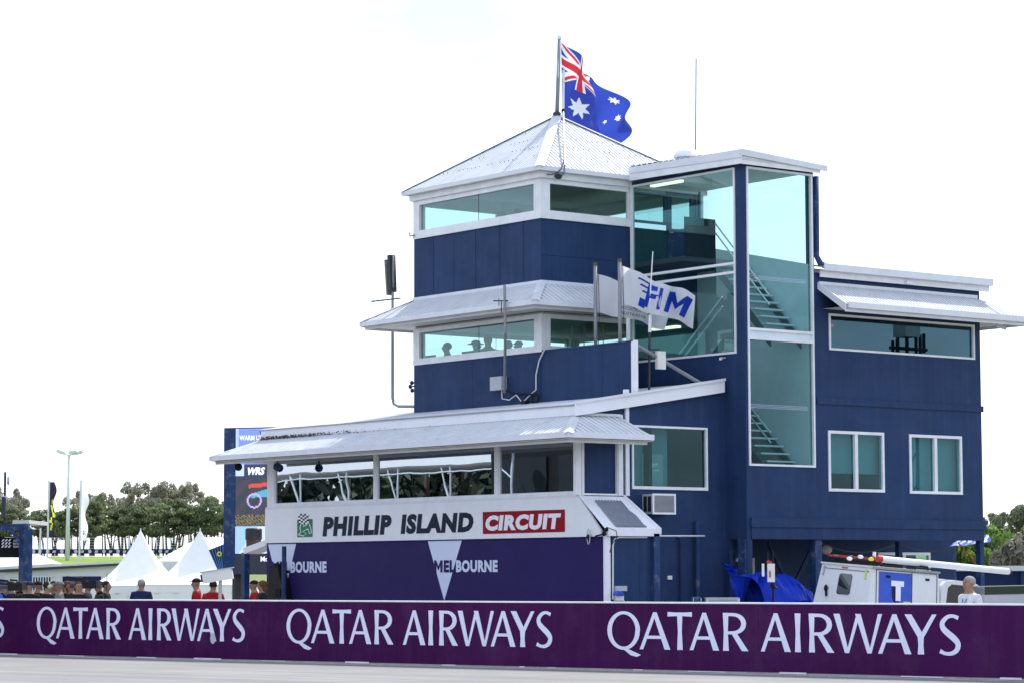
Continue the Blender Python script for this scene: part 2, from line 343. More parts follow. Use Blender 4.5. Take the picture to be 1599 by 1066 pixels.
def sheets(parent, E0, E1, T1, T0, mat, pitch=.17, amp=.05, width=.85, name='roof_sheet', kind='rib'):
    """profiled metal sheets laid side by side between an eave edge E0-E1 and a top edge T0-T1, cut along the hips"""
    E0, E1, T0, T1 = map(Vector, (E0, E1, T0, T1)); e = (E1-E0); L = e.length; e.normalize()
    d = (T0-E0)-e*(T0-E0).dot(e); t0s, t1s = (T0-E0).dot(e), (T1-E0).dot(e); H = d.length; d.normalize(); n = e.cross(d)
    if n.z < 0: n = -n
    def top(s):
        if t0s > 1e-6 and s < t0s: return H*s/t0s
        if L-t1s > 1e-6 and s > t1s: return H*(L-s)/(L-t1s)
        if t0s < -1e-6 or t1s > L+1e-6: return H
        return H
    prof = [(0, 1), (.66, 1), (.71, 0), (.95, 0)] if kind == 'rib' else [(0, .5), (.17, .93), (.33, .93), (.5, .5), (.67, .07), (.83, .07)]
    ns = max(1, round(L/width)); per = max(1, round(L/ns/pitch)); pp = L/ns/per
    for k in range(ns):
        ss = [(L*k/ns+(i+a)*pp, b) for i in range(per) for a, b in prof]+[(L*(k+1)/ns, prof[0][1])]
        extra = [x for x in (t0s, t1s) if L*k/ns < x < L*(k+1)/ns]
        ss = sorted(ss+[(x, .5) for x in extra]); vs = []; lift = .0015*(k % 2)
        for s_, h in ss:
            off = n*((h-1)*amp+lift); vs += [E0+e*s_+off, E0+e*s_+d*top(s_)+off]
        fs = [(2*i, 2*i+2, 2*i+3, 2*i+1) for i in range(len(ss)-1)]; mb = MB().add(vs, fs)
        if kind == 'rib': mb.m = [1 if ss[i][1] < .6 and ss[i+1][1] < .6 else 0 for i in range(len(ss)-1)]  # groove floors get the painted shade tone
        mb.build(name, [mat, 'roof_groove_shade'], parent, recalc=False)
# ================================================================== ground
def prof(r):
    return float(np.interp(r, [0, 92, 122, 165, 200, 290, 340, 500, 1500, 5000], [0, 0, -1.05, -1.0, 2.45, 3.75, 4.1, 4.4, 3, 3]))
def ring_sheet(rs, a0, a1, na, lift):
    vs = []; fs = []; mb = MB()
    for r in rs:
        for j in range(na+1):
            a = a0+(a1-a0)*j/na; vs.append((CAM[0]+r*math.cos(a), CAM[1]+r*math.sin(a), prof(r)+lift))
    n = na+1
    for i in range(len(rs)-1):
        for j in range(na): fs.append((i*n+j, (i+1)*n+j, (i+1)*n+j+1, i*n+j+1))
    return mb.add(vs, fs)
RS = [.0, 20, 40, 60, 80, 92, 100, 110, 122, 140, 165, 175, 185, 200, 230, 260, 290, 310, 340, 420, 500, 800, 1500, 3000, 5000]
struct(ring_sheet(RS, 0, 2*math.pi, 96, -.03).build('ground', 'terrain', recalc=False))
struct(ring_sheet([200, 210, 220, 235, 250, 265, 280], YAW-.1, YAW+.28, 30, .06).build('grass_verge', 'grass', recalc=False))
struct(ring_sheet([282, 290, 299], YAW-.1, YAW+.28, 30, .07).build('service_road', 'pale_apron', recalc=False))
# barrier line on the ground
WA, WB_ = onZ(0, 1022, 0), onZ(1599, 1062, 0); WD = (WB_-WA).normalized(); WN = Vector((WD.y, -WD.x, 0))   # WN points to the track
if WN.dot(Vector(CAM)-WA) < 0: WN = -WN
def wp(s, z, out=0.): return WA+WD*s+WN*out+Vector((0, 0, z))
def s_of(px, py, out=0.):
    d = ray(px, py); p0 = WA+WN*out; t = (p0-Vector(CAM)).dot(WN)/Vector(d).dot(WN); p = Vector(CAM)+Vector(d)*t; return (p-WA).dot(WD), p.z
t0, t1 = -60, 80
struct(MB().poly([wp(t0, -.0, .0), wp(t1, 0, 0), wp(t1, 0, 16), wp(t0, 0, 16)]).build('track', 'asphalt_track', recalc=False))
struct(MB().poly([wp(t0, .004, .22), wp(t1, .004, .22), wp(t1, .004, .34), wp(t0, .004, .34)]).build('edge_line', 'concrete_white', recalc=False))
struct(MB().poly([wp(-45, -.004, 0), wp(45, -.004, 0), wp(45, -.004, -34), wp(-45, -.004, -34)]).build('pit_apron', 'apron', recalc=False))

# ================================================================== barrier
BH = 1.2
bar = thing('barrier_wall', 'long purple concrete barrier wall with repeated pale airline lettering beside the track', 'barrier wall', wp(14, 0))
MB().obox(wp(-30, 0, -.30), WD*74, WN*.296, UP*(BH-.012)).build('concrete_core', 'concrete', bar)
MB().obox(wp(-30, BH-.012, -.31), WD*74, WN*.318, UP*.025).build('coping', 'concrete_white', bar)
js = [-30]
k = s_of(600, 1000)[0]
seams = sorted([-30, -18, s_of(-20, 980)[0], s_of(200, 980)[0], s_of(420, 980)[0], s_of(620, 980)[0], s_of(905, 985)[0], s_of(1185, 990)[0], s_of(1545, 990)[0], 38, 44])
for a, b in zip(seams[:-1], seams[1:]):
    MB().obox(wp(a+.0025, .035, 0), WD*(b-a-.005), WN*.006, UP*(BH-.05)).build('banner_panel', 'barrier_purple', bar)
# ragged dark gap and white chips under the banner
mb = MB(); s_ = -29.
while s_ < 44:
    l = random.uniform(.1, .9); mb.obox(wp(s_, .012, .002), WD*l, WN*.01, UP*random.uniform(.012, .035)); s_ += l+random.uniform(.2, 2.2)
struct(mb.build('chipped_paint', 'concrete_white', bar), 'stuff')
def flare(p, q, w, k=1.18, c=.84):
    (x0, y0), (x1, y1) = p, q; mx_, my = (x0+x1)/2, (y0+y1)/2; w /= 2
    return [(x0-w*k, y0), (x0+w*k, y0), (mx_+w*c, my), (x1+w*k, y1), (x1-w*k, y1), (mx_-w*c, my)]
def flare_h(p, q, w, k=1.2):
    (x0, y0), (x1, y1) = p, q; w /= 2; mx_ = (x0+x1)/2; my = (y0+y1)/2
    return [(x0, y0-w*k), (mx_, my-w*.9), (x1, y1-w*k), (x1, y1+w*k), (mx_, my+w*.9), (x0, y0+w*k)]
def curve_strip(pts, ws):
    out = []; n = len(pts); L_, R_ = [], []
    for i in range(n):
        a = pts[max(0, i-1)]; b = pts[min(n-1, i+1)]; tx, ty = b[0]-a[0], b[1]-a[1]; l = math.hypot(tx, ty); nx, ny = -ty/l, tx/l
        L_.append((pts[i][0]+nx*ws[i]/2, pts[i][1]+ny*ws[i]/2)); R_.append((pts[i][0]-nx*ws[i]/2, pts[i][1]-ny*ws[i]/2))
    return [[L_[i], L_[i+1], R_[i+1], R_[i]] for i in range(n-1)]
def glyph(ch, w):
    T, t = .155, .105
    if ch == 'A':
        ap = w*.5
        return [[(0, 0), (t*1.15, 0), (ap+.0, .86), (ap+.02, 1), (ap-t*.5, 1)], [(w-T*1.25, 0), (w, 0), (ap+T*.42, 1), (ap-t*.5, 1), (ap-.01, .84)], [(w*.24, .285), (w*.76, .285), (w*.72, .37), (w*.27, .37)]]
    if ch == 'T': return [flare((w/2, 0), (w/2, 1), T), flare_h((0, .95), (w, .95), .095, 1.3)]
    if ch == 'I': return [flare((w/2, 0), (w/2, 1), T)]
    if ch == 'Y': return [flare((w*.5, 0), (w*.5, .47), T, 1.2, .95), [(0, 1), (T*1.3, 1), (w*.5+T*.45, .5), (w*.5+T*.4, .4), (w*.5-T*.45, .4)], [(w-t*1.2, 1), (w, 1), (w*.5+T*.48, .40), (w*.5+.0, .42), (w*.5+T*.2, .55)]]
    if ch == 'W':
        a, b, c = w*.27, w*.5, w*.73
        return [[(0, 1), (T*1.2, 1), (a+T*.42, .0), (a-T*.38, 0)], [(a-T*.1, 0), (a+T*.42, 0), (b+t*.5, .93), (b-t*.3, 1.0)], [(b-t*.7, 1), (b+T*.6, 1), (c+T*.42, 0), (c-T*.38, 0)], [(c-T*.1, 0), (c+T*.42, 0), (w, 1), (w-t*1.15, 1)]]
    if ch == 'R':
        sx = T*.62; pts = [(sx, .955)]+[(w*.40+(w*.42)*math.cos(a), .715+.24*math.sin(a)) for a in np.linspace(math.pi/2, -math.pi/2, 13)]+[(sx, .475)]
        ws = [.08]+[.085+.075*math.cos(a)**2 for a in np.linspace(math.pi/2, -math.pi/2, 13)]+[.075]
        return [flare((sx, 0), (sx, 1), T)]+curve_strip(pts, ws)+[[(w*.30, .50), (w*.52, .50), (w, 0), (w-T*1.35, 0)]]
    if ch == 'Q':
        rx, ry = w*.5, .525; cx = rx; out = []
        n = 30
        for i in range(n):
            q = []
            for a, f in ((2*math.pi*i/n, 1), (2*math.pi*(i+1)/n, 1), (2*math.pi*(i+1)/n, 0), (2*math.pi*i/n, 0)):
                x_, y_ = (rx, ry) if f else (rx-T*1.0, ry-.085); q.append((cx+x_*math.cos(a), .5+y_*math.sin(a)))
            out.append(q)
        return out+[[(cx-.02, -.0), (cx+.16, -.0), (w*1.03, -.155), (w*.90, -.21), (w*.72, -.17)]]
    if ch == 'S':
        pts = [(w*.86, .915), (w*.62, .965), (w*.38, .935), (w*.17, .80), (w*.20, .66), (w*.40, .54), (w*.65, .42), (w*.84, .28), (w*.78, .12), (w*.55, .035), (w*.28, .035), (w*.06, .095)]
        ws = [.10, .085, .10, .13, .15, .16, .165, .15, .13, .10, .085, .11]; P_, W_ = [], []
        for i in range(len(pts)-1):       # rounded through the control points
            p0, p1, p2, p3 = (np.array((*pts[max(0, min(len(pts)-1, i+k))], ws[max(0, min(len(pts)-1, i+k))])) for k in (-1, 0, 1, 2))
            for t in (0, .33, .67):
                q_ = .5*(2*p1+(p2-p0)*t+(2*p0-5*p1+4*p2-p3)*t*t+(3*p1-p0-3*p2+p3)*t**3); P_.append((q_[0], q_[1])); W_.append(q_[2])
        return curve_strip(P_+[pts[-1]], W_+[ws[-1]])
lpx = [('Q', 949, 1000), ('A', 999, 1047), ('T', 1043, 1081), ('A', 1077, 1123), ('R', 1129, 1169), ('A', 1188, 1235), ('I', 1241, 1251), ('R', 1263, 1303), ('W', 1302, 1378), ('A', 1371, 1423), ('Y', 1413, 1463), ('S', 1466, 1502)]
lay = [(c, s_of(a, 985)[0], s_of(b, 985)[0]) for c, a, b in lpx]; L0, L1 = lay[0][1], lay[-1][2]
for a, b in ((58, 384), (448, 864), (949, 1502), (-430, -8)):
    if a == -430: sa, sb = s_of(58, 960)[0]-(s_of(448, 970)[0]-s_of(58, 960)[0]), None; sb = s_of(8, 960)[0]
    else: sa, sb = s_of(a, 975)[0], s_of(b, 975)[0]
    zt, zb = 1.035, .385
    kx = (sb-sa)/(L1-L0); H_ = zt-zb
    for c, l0, l1 in lay:
        mb = MB(); w = (l1-l0)*kx/H_; off = 0
        for poly in glyph(c, w):
            off += .0003
            mb.poly([wp(sa+(l0-L0)*kx+x*H_, zb+y*H_, .0085+off) for x, y in poly])
        mb.build('letter', 'barrier_letter', bar, recalc=False)
sp, zp = s_of(333, 996); mb = MB()
mb.poly([wp(sp+.075*math.cos(a), zp+.11*math.sin(a), .012) for a in np.linspace(0, 2*math.pi, 20)[:-1]]); mb.build('worn_patch', 'grey_box', bar, recalc=False)

# ================================================================== control tower building
XS, YS, Y0, XF, YT = 2.82, -4.17, -3.43, -1.65, 5.25
XR = 10.97
B = thing('control_tower_building', 'navy blue race control building with glazed tower, stair tower and white metal awnings', 'building', (0, 0, 0))
def ringbox(x0, x1, y0, y1, z0, z1, t, mb=None, m=0):
    mb = mb or MB(); mb.box(x0, x0+t, y0, y1, z0, z1, m); mb.box(x1-t, x1, y0, y1, z0, z1, m); mb.box(x0+t, x1-t, y0, y0+t, z0, z1, m); mb.box(x0+t, x1-t, y1-t, y1, z0, z1, m); return mb
# ---- tower core walls and cladding panels
ringbox(.03, YT, .03, YT, 4.9, 7.06, .15).build('core_wall', 'navy_wall', B)
ringbox(.03, YT, .03, YT, 8.04, 10.31, .15).build('core_wall', 'navy_wall', B)
ja = [YT+.012]+[onX(px, 400, 0).y for px in (676.5, 708.8, 742.5, 780.3, 817.4)]+[-.012]
for a, b in zip(ja[:-1], ja[1:]):
    MB().box(-.012+random.uniform(0, .003), .03, b+.006, a-.006, 8.1, 10.31).build('wall_panel', 'navy_wall', B)
for y in ja[1:-1]: MB().box(-.02, -.008, y-.02, y+.02, 8.2, 10.31).build('joint_strip', 'navy_wall', B)
jb = [YT+.012, onX(738, 600, 0).y, onX(845, 600, 0).y]
for a, b in zip(jb[:-1], jb[1:]): MB().box(-.012, .03, b+.005, a-.005, 5.0, 7.06).build('wall_panel', 'navy_wall', B)
zj = 9.42
for a, b in ((8.1, zj), (zj, 10.31)): MB().box(.0, XS-.03, -.012, .03, a+.004, b-.004).build('wall_panel', 'navy_wall', B)
MB().box(.0, XS-.03, -.012, .03, 5.0, 7.06).build('wall_panel', 'navy_wall', B)
# ---- floors, ceilings
MB().box(.18, YT-.15, .18, YT-.15, 8.93, 9.05).build('floor_slab', 'interior_floor', B)
MB().box(.18, YT-.15, .18, YT-.15, 5.73, 5.85).build('floor_slab', 'interior_floor', B)
MB().box(.03, YT, .03, YT, 11.50, 11.54).build('ceiling', 'interior_light', B)
MB().box(.03, YT-.01, .03, YT-.01, 7.985, 8.035).build('ceiling', 'interior_light', B)
# ---- glazing rings
def glazing(z0, z1, zs, zh, lv):
    """z0 sill bottom, z1 beam top, zs glass bottom, zh glass top"""
    for (x, y) in ((0, 0), (YT, 0), (0, YT), (YT, YT)):
        MB().box(x-.025 if x == 0 else x-.2, x+.2 if x == 0 else x+.025, y-.025 if y == 0 else y-.2, y+.2 if y == 0 else y+.025, z0+.005, z1).build('corner_post', 'white_trim', B)
    for i in range(4):
        ax = i % 2; pos = 0. if i < 2 else YT; d0, d1 = (-.035, .06) if i < 2 else (-.06, .035); u0, u1 = .2, YT-.2
        w = MB()
        def bx(a, b, e, g, mbb, dd=(d0, d1)):
            if ax == 0: mbb.box(pos+dd[0], pos+dd[1], a, b, e, g)
            else: mbb.box(a, b, pos+dd[0], pos+dd[1], e, g)
        if i == 1: u1 = XS-.02
        bx(u0, u1, zs-.035, zs+.02, w); bx(u0, u1, zh-.02, zh+.05, w); bx(u0, u0+.05, zs+.02, zh-.02, w); bx(u1-.05, u1, zs+.02, zh-.02, w)
        w = w.build('window', 'white_trim', B)
        um = (u0+u1)/2 if i != 1 else u1
        gp = pos+(.03 if i < 2 else -.03)
        if i == 1: pane(w, 1, gp, u0+.05, u1-.05, zs+.02, zh-.02, 'glass_tower')
        else:
            um = onX(746, 330, 0).y if i == 0 else um
            for a, b in ((u0+.05, um-.006), (um+.006, u1-.05)): pane(w, ax, gp, a, b, zs+.02, zh-.02, 'glass_tower')
            bb = MB(); bx(um-.005, um+.005, zs+.02, zh-.02, bb, (gp-pos-.006, gp-pos+.006)); bb.build('glass_joint', 'dark_grey', w)
        bb = MB(); bx(.0 if i else -.05, YT if i != 1 else XS-.02, z0-.02, zs-.035, bb, (d0-.02, d1)); bb.build('sill', 'white_trim', w)
        if zh+.05 < z1-.02:
            bb = MB(); bx(.2, (YT if i != 1 else XS+.15)-.2, zh+.05, z1, bb, (d0+.005, d1)); bb.build('head_beam', 'white_trim', B)
    if lv == 2:   # window and glazed door between the top room and the stair
        w = frame_box(1, 0, XS+.05, onY(1040, 330, 0).x, zs-.05, zh+.02, .06, -.03, .05).build('window', 'navy_steel', B)
        pane(w, 1, .02, XS+.11, onY(1040, 330, 0).x-.06, zs+.01, zh-.04, 'glass_tower')
glazing(10.33, 11.50, 10.50, 11.20, 2)
glazing(7.08, 7.985, 7.20, 7.90, 1)
xd0, xd1 = onY(1041, 340, 0).x, onY(1084, 340, 0).x
d = frame_box(1, 0, xd0, xd1, 9.42, 11.35, .14, -.035, .03, wb=.95).build('door', 'navy_steel', B); pane(d, 1, 0, xd0+.14, xd1-.14, 10.37, 11.21, 'glass_tower')
MB().box(xd0+.03, xd0+.15, -.09, -.035, 10.25, 10.29).build('handle', 'steel', d)
# below sill wall of the top room on the stair side
MB().box(XS, xd0, -.012, .03, 8.1, 10.31).build('wall_panel', 'interior_teal', B)
MB().box(xd1, YT-.2, -.012, .03, 8.1, 11.35).build('wall_panel', 'interior_teal', B)
MB().box(XS, YT, -.012, .03, 5.0, 8.095).build('wall_panel', 'interior_teal', B)
# ---- fascia, gutters and pyramid roof
def gutter_ring(x0, x1, y0, y1, z0, z1, w, sides, name='gutter', mat='white_gutter'):
    """open-topped gutter on the given sides of a rectangle (outer line)"""
    for sd_ in sides:
        mb = MB()
        if sd_ == 'x0': mb.box(x0, x0+.012, y0, y1, z0, z1); mb.box(x0+.012, x0+w, y0+.012, y1-.012, z0, z0+.012)
        if sd_ == 'x1': mb.box(x1-.012, x1, y0, y1, z0, z1); mb.box(x1-w, x1-.012, y0+.012, y1-.012, z0, z0+.012)
        if sd_ == 'y0': mb.box(x0+.012, x1-.012, y0, y0+.012, z0, z1); mb.box(x0+w, x1-w, y0+.012, y0+w, z0, z0+.012)
        if sd_ == 'y1': mb.box(x0+.012, x1-.012, y1-.012, y1, z0, z1); mb.box(x0+w, x1-w, y1-w, y1-.012, z0, z0+.012)
        mb.build(name, mat, B)
o = .25
ringbox(-.10, YT+.10, -.10, YT+.10, 11.30, 11.50, .06).build('fascia', 'white_trim', B)
gutter_ring(-o, YT+o, -o, YT+o, 11.455, 11.56, .11, ('x0', 'x1', 'y0', 'y1'))
MB().prism([(-o+.02, -o+.02, 11.505), (YT+o-.02, -o+.02, 11.505), (YT+o-.02, YT+o-.02, 11.505), (-o+.02, YT+o-.02, 11.505)], (0, 0, .012)).build('soffit', 'soffit', B)
R1 = MB().add([(-o+.13, -o+.13, 11.52), (YT+o-.13, -o+.13, 11.52), (YT+o-.13, YT+o-.13, 11.52), (-o+.13, YT+o-.13, 11.52), (2.625, 2.625, 13.36)], [(0, 1, 4), (1, 2, 4), (2, 3, 4), (3, 0, 4), (3, 2, 1, 0)]).build('roof', 'white_roof', B)
ap = (2.625, 2.625, 13.46); q = [(-o, -o, 11.55), (YT+o, -o, 11.55), (YT+o, YT+o, 11.55), (-o, YT+o, 11.55)]
for i in range(4):
    sheets(R1, q[i], q[(i+1) % 4], ap, ap, 'white_roof', pitch=.13, amp=.035, width=.78, kind='rib')
for c in q:
    c_ = Vector(c)+Vector((0, 0, .014)); a_ = Vector(ap)+Vector((0, 0, .03)); t_ = (a_-c_).normalized(); s_ = t_.cross(UP).normalized(); n_ = s_.cross(t_)
    MB().add([c_-s_*.13-n_*.035, c_, c_+s_*.13-n_*.035, a_-s_*.13-n_*.035, a_, a_+s_*.13-n_*.035], [(0, 1, 4, 3), (1, 2, 5, 4)]).build('hip_cap', 'white_roof', R1, recalc=False)
mb = MB()
for fi in range(2):     # screw heads in rows on the two faces in view
    e0, e1 = (Vector(q[3]), Vector(q[0])) if fi == 0 else (Vector(q[0]), Vector(q[1]))
    for tt in (.2, .38, .55, .72, .87):
        n_ = int(34*(1-tt)); a_, b_ = e0.lerp(Vector(ap), tt), e1.lerp(Vector(ap), tt)
        for k in range(1, n_):
            if random.random() < .62: mb.ball(a_.lerp(b_, k/n_)+Vector((-.012 if fi == 0 else 0, 0 if fi == 0 else -.012, .022)), .013, 6)
struct(mb.build('roof_screws', 'dark_grey', R1), 'stuff')
mb = MB(); mb.ball((2.625, 2.625, 13.5), (.11, .11, .07), 10); mb.build('apex_cap', 'dark_grey', R1)

# ---- mid awning round the tower
def awning(x0, x1, y0, y1, o, ztop, zg, gh, faces, pitch=.17, ends=()):
    R = MB().prism([(x0-o+.03, y0-o+.03, zg-.02), (x1+(o-.03 if 'x1' in faces else 0), y0-o+.03, zg-.02), (x1+(o-.03 if 'x1' in faces else 0), y1+o-.03, zg-.02), (x0-o+.03, y1+o-.03, zg-.02)], (0, 0, .012)).build('awning_roof', 'soffit', B)
    ze = zg+gh-.01
    P = dict(a=(x0-o, y1+o, ze), b=(x0-o, y0-o, ze), c=(x1+o, y0-o, ze), d=(x1+o, y1+o, ze), e=(x0, y1, ztop), f=(x0, y0, ztop), g=(x1, y0, ztop), h=(x1, y1, ztop))
    if 'x0' in faces: sheets(R, P['a'], P['b'], P['f'], P['e'], 'white_roof', pitch)
    if 'y0' in faces:
        if 'x1' in faces: sheets(R, P['b'], P['c'], P['g'], P['f'], 'white_roof', pitch)
        else: sheets(R, P['b'], (x1, y0-o, ze), P['g'], P['f'], 'white_roof', pitch)
    if 'y1' in faces: sheets(R, (x1, y1+o, ze), P['a'], P['e'], P['h'], 'white_roof', pitch)
    for c, t in ((P['b'], P['f']), (P['a'], P['e'])):
        c_ = Vector(c)+Vector((0, 0, .014)); a_ = Vector(t)+Vector((0, 0, .014)); t_ = (a_-c_).normalized(); s_ = t_.cross(UP).normalized(); n_ = s_.cross(t_)
        MB().add([c_-s_*.11-n_*.035, c_, c_+s_*.11-n_*.035, a_-s_*.11-n_*.035, a_, a_+s_*.11-n_*.035], [(0, 1, 4, 3), (1, 2, 5, 4)]).build('hip_cap', 'white_roof', R, recalc=False)
    return R
AO = 1.0
awning(-.02, XS-.02, -.02, YT+.02, AO, 8.74, 8.07, .12, ('x0', 'y0', 'y1'))
gutter_ring(-.02-AO, XS-.02, -.02-AO, YT+.02+AO, 8.07, 8.19, .12, ('x0', 'y0', 'y1'))
MB().box(-.93, -.90, -.90, YT+.90, 7.99, 8.05).box(-.90, XS-.03, -.93, -.90, 7.99, 8.05).box(-.90, XS, YT+.90, YT+.93, 7.99, 8.05).build('fascia', 'soffit', B)
MB().box(-.035, -.013, -.02, YT+.02, 8.70, 8.80).box(-.03, XS-.04, -.035, -.013, 8.70, 8.80).build('flashing', 'white_gutter', B)

# ---- front block (commentary room) -----------------------------------------
yl = onX(417, 796, XF).y                      # left end
holes = []
wz0, wz1 = 3.56, 4.97
wy = [(onX(583, 745, XF).y, onX(428, 745, XF).y), (onX(772, 735, XF).y, onX(588, 745, XF).y), (onX(896, 730, XF).y, onX(778, 735, XF).y)]
mb = MB(); wall_holes(mb, 0, XF, .14, Y0, yl, 2.45, 5.4, [(a, b, wz0, wz1) for a, b in wy]); mb.build('front_wall', 'white_trim', B)
for a, b in wy:
    w = frame_box(0, XF, a, b, wz0, wz1, .035, .02, .09).build('window', 'white_trim', B)
    pane(w, 0, XF+.05, a+.035, b-.035, wz0+.035, wz1-.035, 'glass_front')
MB().box(XF+.14, 2.7, Y0+.14, yl-.1, 3.0, 3.1).build('floor_slab', 'interior_floor', B)
MB().box(XF+2.2, XF+2.3, Y0+.14, yl-.1, 3.1, 5.3).build('partition', 'interior_dark', B)
MB().box(XF+.14, 2.7, Y0+.14, yl-.1, 5.2, 5.3).build('ceiling', 'interior_dark', B)
MB().box(XF+.14, 2.8, yl-.1, yl, 0, 5.45).build('end_wall', 'navy_wall', B)
mb = MB(); mb.box(XF-.05, XF+.02, Y0-.04, yl, 3.44, 3.50); mb.build('sill', 'white_gutter', B)
# end wall facing the apron (plane Y0) with its window and panel
zw0, zw1 = 3.66, 5.14
xw0, xw1 = onY(986, 700, Y0).x, onY(1104, 700, Y0).x
xp0, xp1 = onY(908, 740, Y0).x, onY(965, 740, Y0).x
mb = MB(); wall_holes(mb, 1, Y0, .14, XF+.14, XS+.0, 0, 6.3, [(xw0, xw1, zw0, zw1), (xp0, xp1, 3.52, 4.95)])
mb.v = [Vector((v.x, v.y, min(v.z, 5.35+(v.x+1.78)*.158))) for v in mb.v]; mb.build('end_wall', 'navy_wall', B)
w = frame_box(1, Y0, xw0, xw1, zw0, zw1, .05, -.03, .06, wb=.07).build('window', 'white_trim', B)
xm = onY(1057, 700, Y0).x
pane(w, 1, Y0+.03, xw0+.05, xw1-.05, zw0+.07, zw1-.05, 'glass_small')
MB().box(xw0, xm, Y0+.35, Y0+.38, zw0, zw1).build('blind', 'blind', w)
MB().box(xw0, xw1, Y0+1.2, Y0+1.25, 3.1, 5.2).build('partition', 'interior_dark', B)
MB().poly([(xw0+.6, Y0+.33, 3.75), (xw0+1.25, Y0+.33, 3.75), (xw0+1.25, Y0+.33, 4.5), (xw0+.6, Y0+.33, 4.5)]).build('poster', 'grey_box', w, recalc=False)
mb = MB()
for (a, b, sx, sz) in ((.0, .0, .1, .08), (.12, .03, .07, .06), (-.06, -.07, .06, .05), (.05, -.1, .18, .035)):
    x_, z_ = xw0+.88+a, 4.2+b; mb.poly([(x_, Y0+.325, z_), (x_+sx, Y0+.325, z_), (x_+sx+.03, Y0+.325, z_+sz), (x_+.03, Y0+.325, z_+sz)])
mb.build('poster_mark', 'print_white', w, recalc=False)
w = MB().box(xp0+.02, xp1-.02, Y0+.05, Y0+.07, 3.54, 4.93).build('end_panel', 'navy_wall', B)
w = frame_box(1, Y0, xp0, xp1, 3.5, 4.97, .04, -.02, .05).build('panel_frame', 'white_trim', B)
for px0, px1 in ((897, 905.5), (964, 971), (975.5, 981)):
    a, b = onY(px0, 740, Y0).x, onY(px1, 740, Y0).x
    MB().box(a, b, Y0-.05, Y0+.04, 3.5, 5.0 if px0 < 960 else (4.98 if px0 < 972 else 5.95)).build('post', 'white_trim', B)
# white sign band with a flared end
yb = onX(941, 836, XF).y
zb0, zb1 = 2.55, 3.44
MB().prism([(XF-.06, yl, zb0), (XF-.06, yb, zb0), (XF-.06, yb, zb0+.14), (XF-.06, Y0-.05, zb1), (XF-.06, yl, zb1)], (.06, 0, 0)).build('sign_band', 'white_board', B)
# lower wall with city banner
MB().box(XF, XF+.14, -4.30, yl, 0, zb0).build('lower_wall', 'navy_wall', B)
SB = thing('wall_banner', 'dark purple banner with pale triangles and city name below the circuit sign', 'banner', (XF, 2.5, 0))
MB().box(XF-.012, XF-.003, onX(944.5, 890, XF).y, yl-.02, .05, zb0-.012).build('banner_sheet', 'melb_purple', SB)
def tri(px):
    xs = XF-.018
    return [onX(px[0], px[1], xs), onX(px[2], px[3], xs), onX(px[4], px[5], xs)]
BOLD_M = [(0, 0), (.26, 0), (.26, .58), (.5, .16), (.74, .58), (.74, 0), (1, 0), (1, 1), (.76, 1), (.5, .50), (.24, 1), (0, 1)]
def city(tx, letters):
    t = tri(tx); t = [Vector((p.x, min(p.y, yl-.05), min(p.z, zb0-.03))) for p in t]; MB().poly(t).build('triangle', 'melb_white', SB, recalc=False)
    x0, x1, ya, yb_ = letters; xs = XF-.024
    # full word in white, then M E L again in purple where it lies on the triangle
    C_ = [onX(x0, yb_, xs), onX(x1, yb_-.6, xs), onX(x1, ya-.6, xs), onX(x0, ya, xs)]
    def sub(s, u0, u1, v0=0., v1=1.):
        q_ = [bil(C_, u0, v0), bil(C_, u1, v0), bil(C_, u1, v1), bil(C_, u0, v1)]; return q_
    bm_ = MB(); bm_.poly([bil(C_, x*.135, y)+Vector((-.002, 0, 0)) for x, y in BOLD_M]); bm_.build('lettering', 'melb_purple', SB, recalc=False)
    bm_ = MB(); letter(bm_, 'EL', sub('EL', .155, .335), bold=.05, space=1.1, off=Vector((-.002, 0, 0))); bm_.build('lettering', 'melb_purple', SB, recalc=False)
    bm_ = MB(); letter(bm_, 'BOURNE', sub('BOURNE', .352, 1.), bold=.05, space=1.1); bm_.build('lettering', 'melb_white', SB, recalc=False)
city((668, 843.7, 721, 842.4, 693.7, 937), (678, 777, 874, 893))
city((418.5, 847.8, 462.4, 847.3, 441, 940), (424, 510, 876, 894))
# circuit sign on the band: words, box and emblem
CS = thing('circuit_sign', 'circuit name sign with dark italic letters, red box and green checkered emblem', 'sign', (XF-.06, 3, zb0))
xs = XF-.066
def quad_px(bl, br, tr, tl, x): return [onX(*bl, x), onX(*br, x), onX(*tr, x), onX(*tl, x)]
mb = MB(); letter(mb, 'PHILLIP', quad_px((503.5, 836.8), (611.5, 833.5), (611.5, 802.8), (503.5, 806.5), xs), bold=.062, shear=.12, space=1.12); mb.build('lettering', 'print_dark', CS, recalc=False)
mb = MB(); letter(mb, 'ISLAND', quad_px((625.5, 833.3), (739.3, 830), (739.3, 798.6), (625.5, 802.2), xs), bold=.062, shear=.12, space=1.12); mb.build('lettering', 'print_dark', CS, recalc=False)
rb = MB().prism(quad_px((754, 833), (882, 829.6), (882, 794.5), (753.6, 798.6), xs), (.004, 0, 0)).build('red_box', 'print_red', CS)
mb = MB(); letter(mb, 'CIRCUIT', quad_px((758, 828.3), (876, 825), (876, 800.2), (758, 804), xs-.004), bold=.062, shear=.12, space=1.12); mb.build('lettering', 'print_white', CS, recalc=False)
MB().prism(quad_px((464, 838), (488, 837.4), (488, 809.3), (464, 810.4), xs), (.004, 0, 0)).build('emblem_field', 'print_green', CS)
trk = [(466, 834), (470, 830), (468.5, 824), (470, 817), (475, 815), (474, 821), (479, 819), (482, 815), (485, 823), (487, 831), (483.5, 832.5), (481, 825), (473, 829), (478.5, 832.5), (474, 836), (466, 834)]
MB().tube([onX(a, b, xs-.006) for a, b in trk], .014, 5).build('track_outline', 'print_white', CS)
wht, blk = MB(), MB()
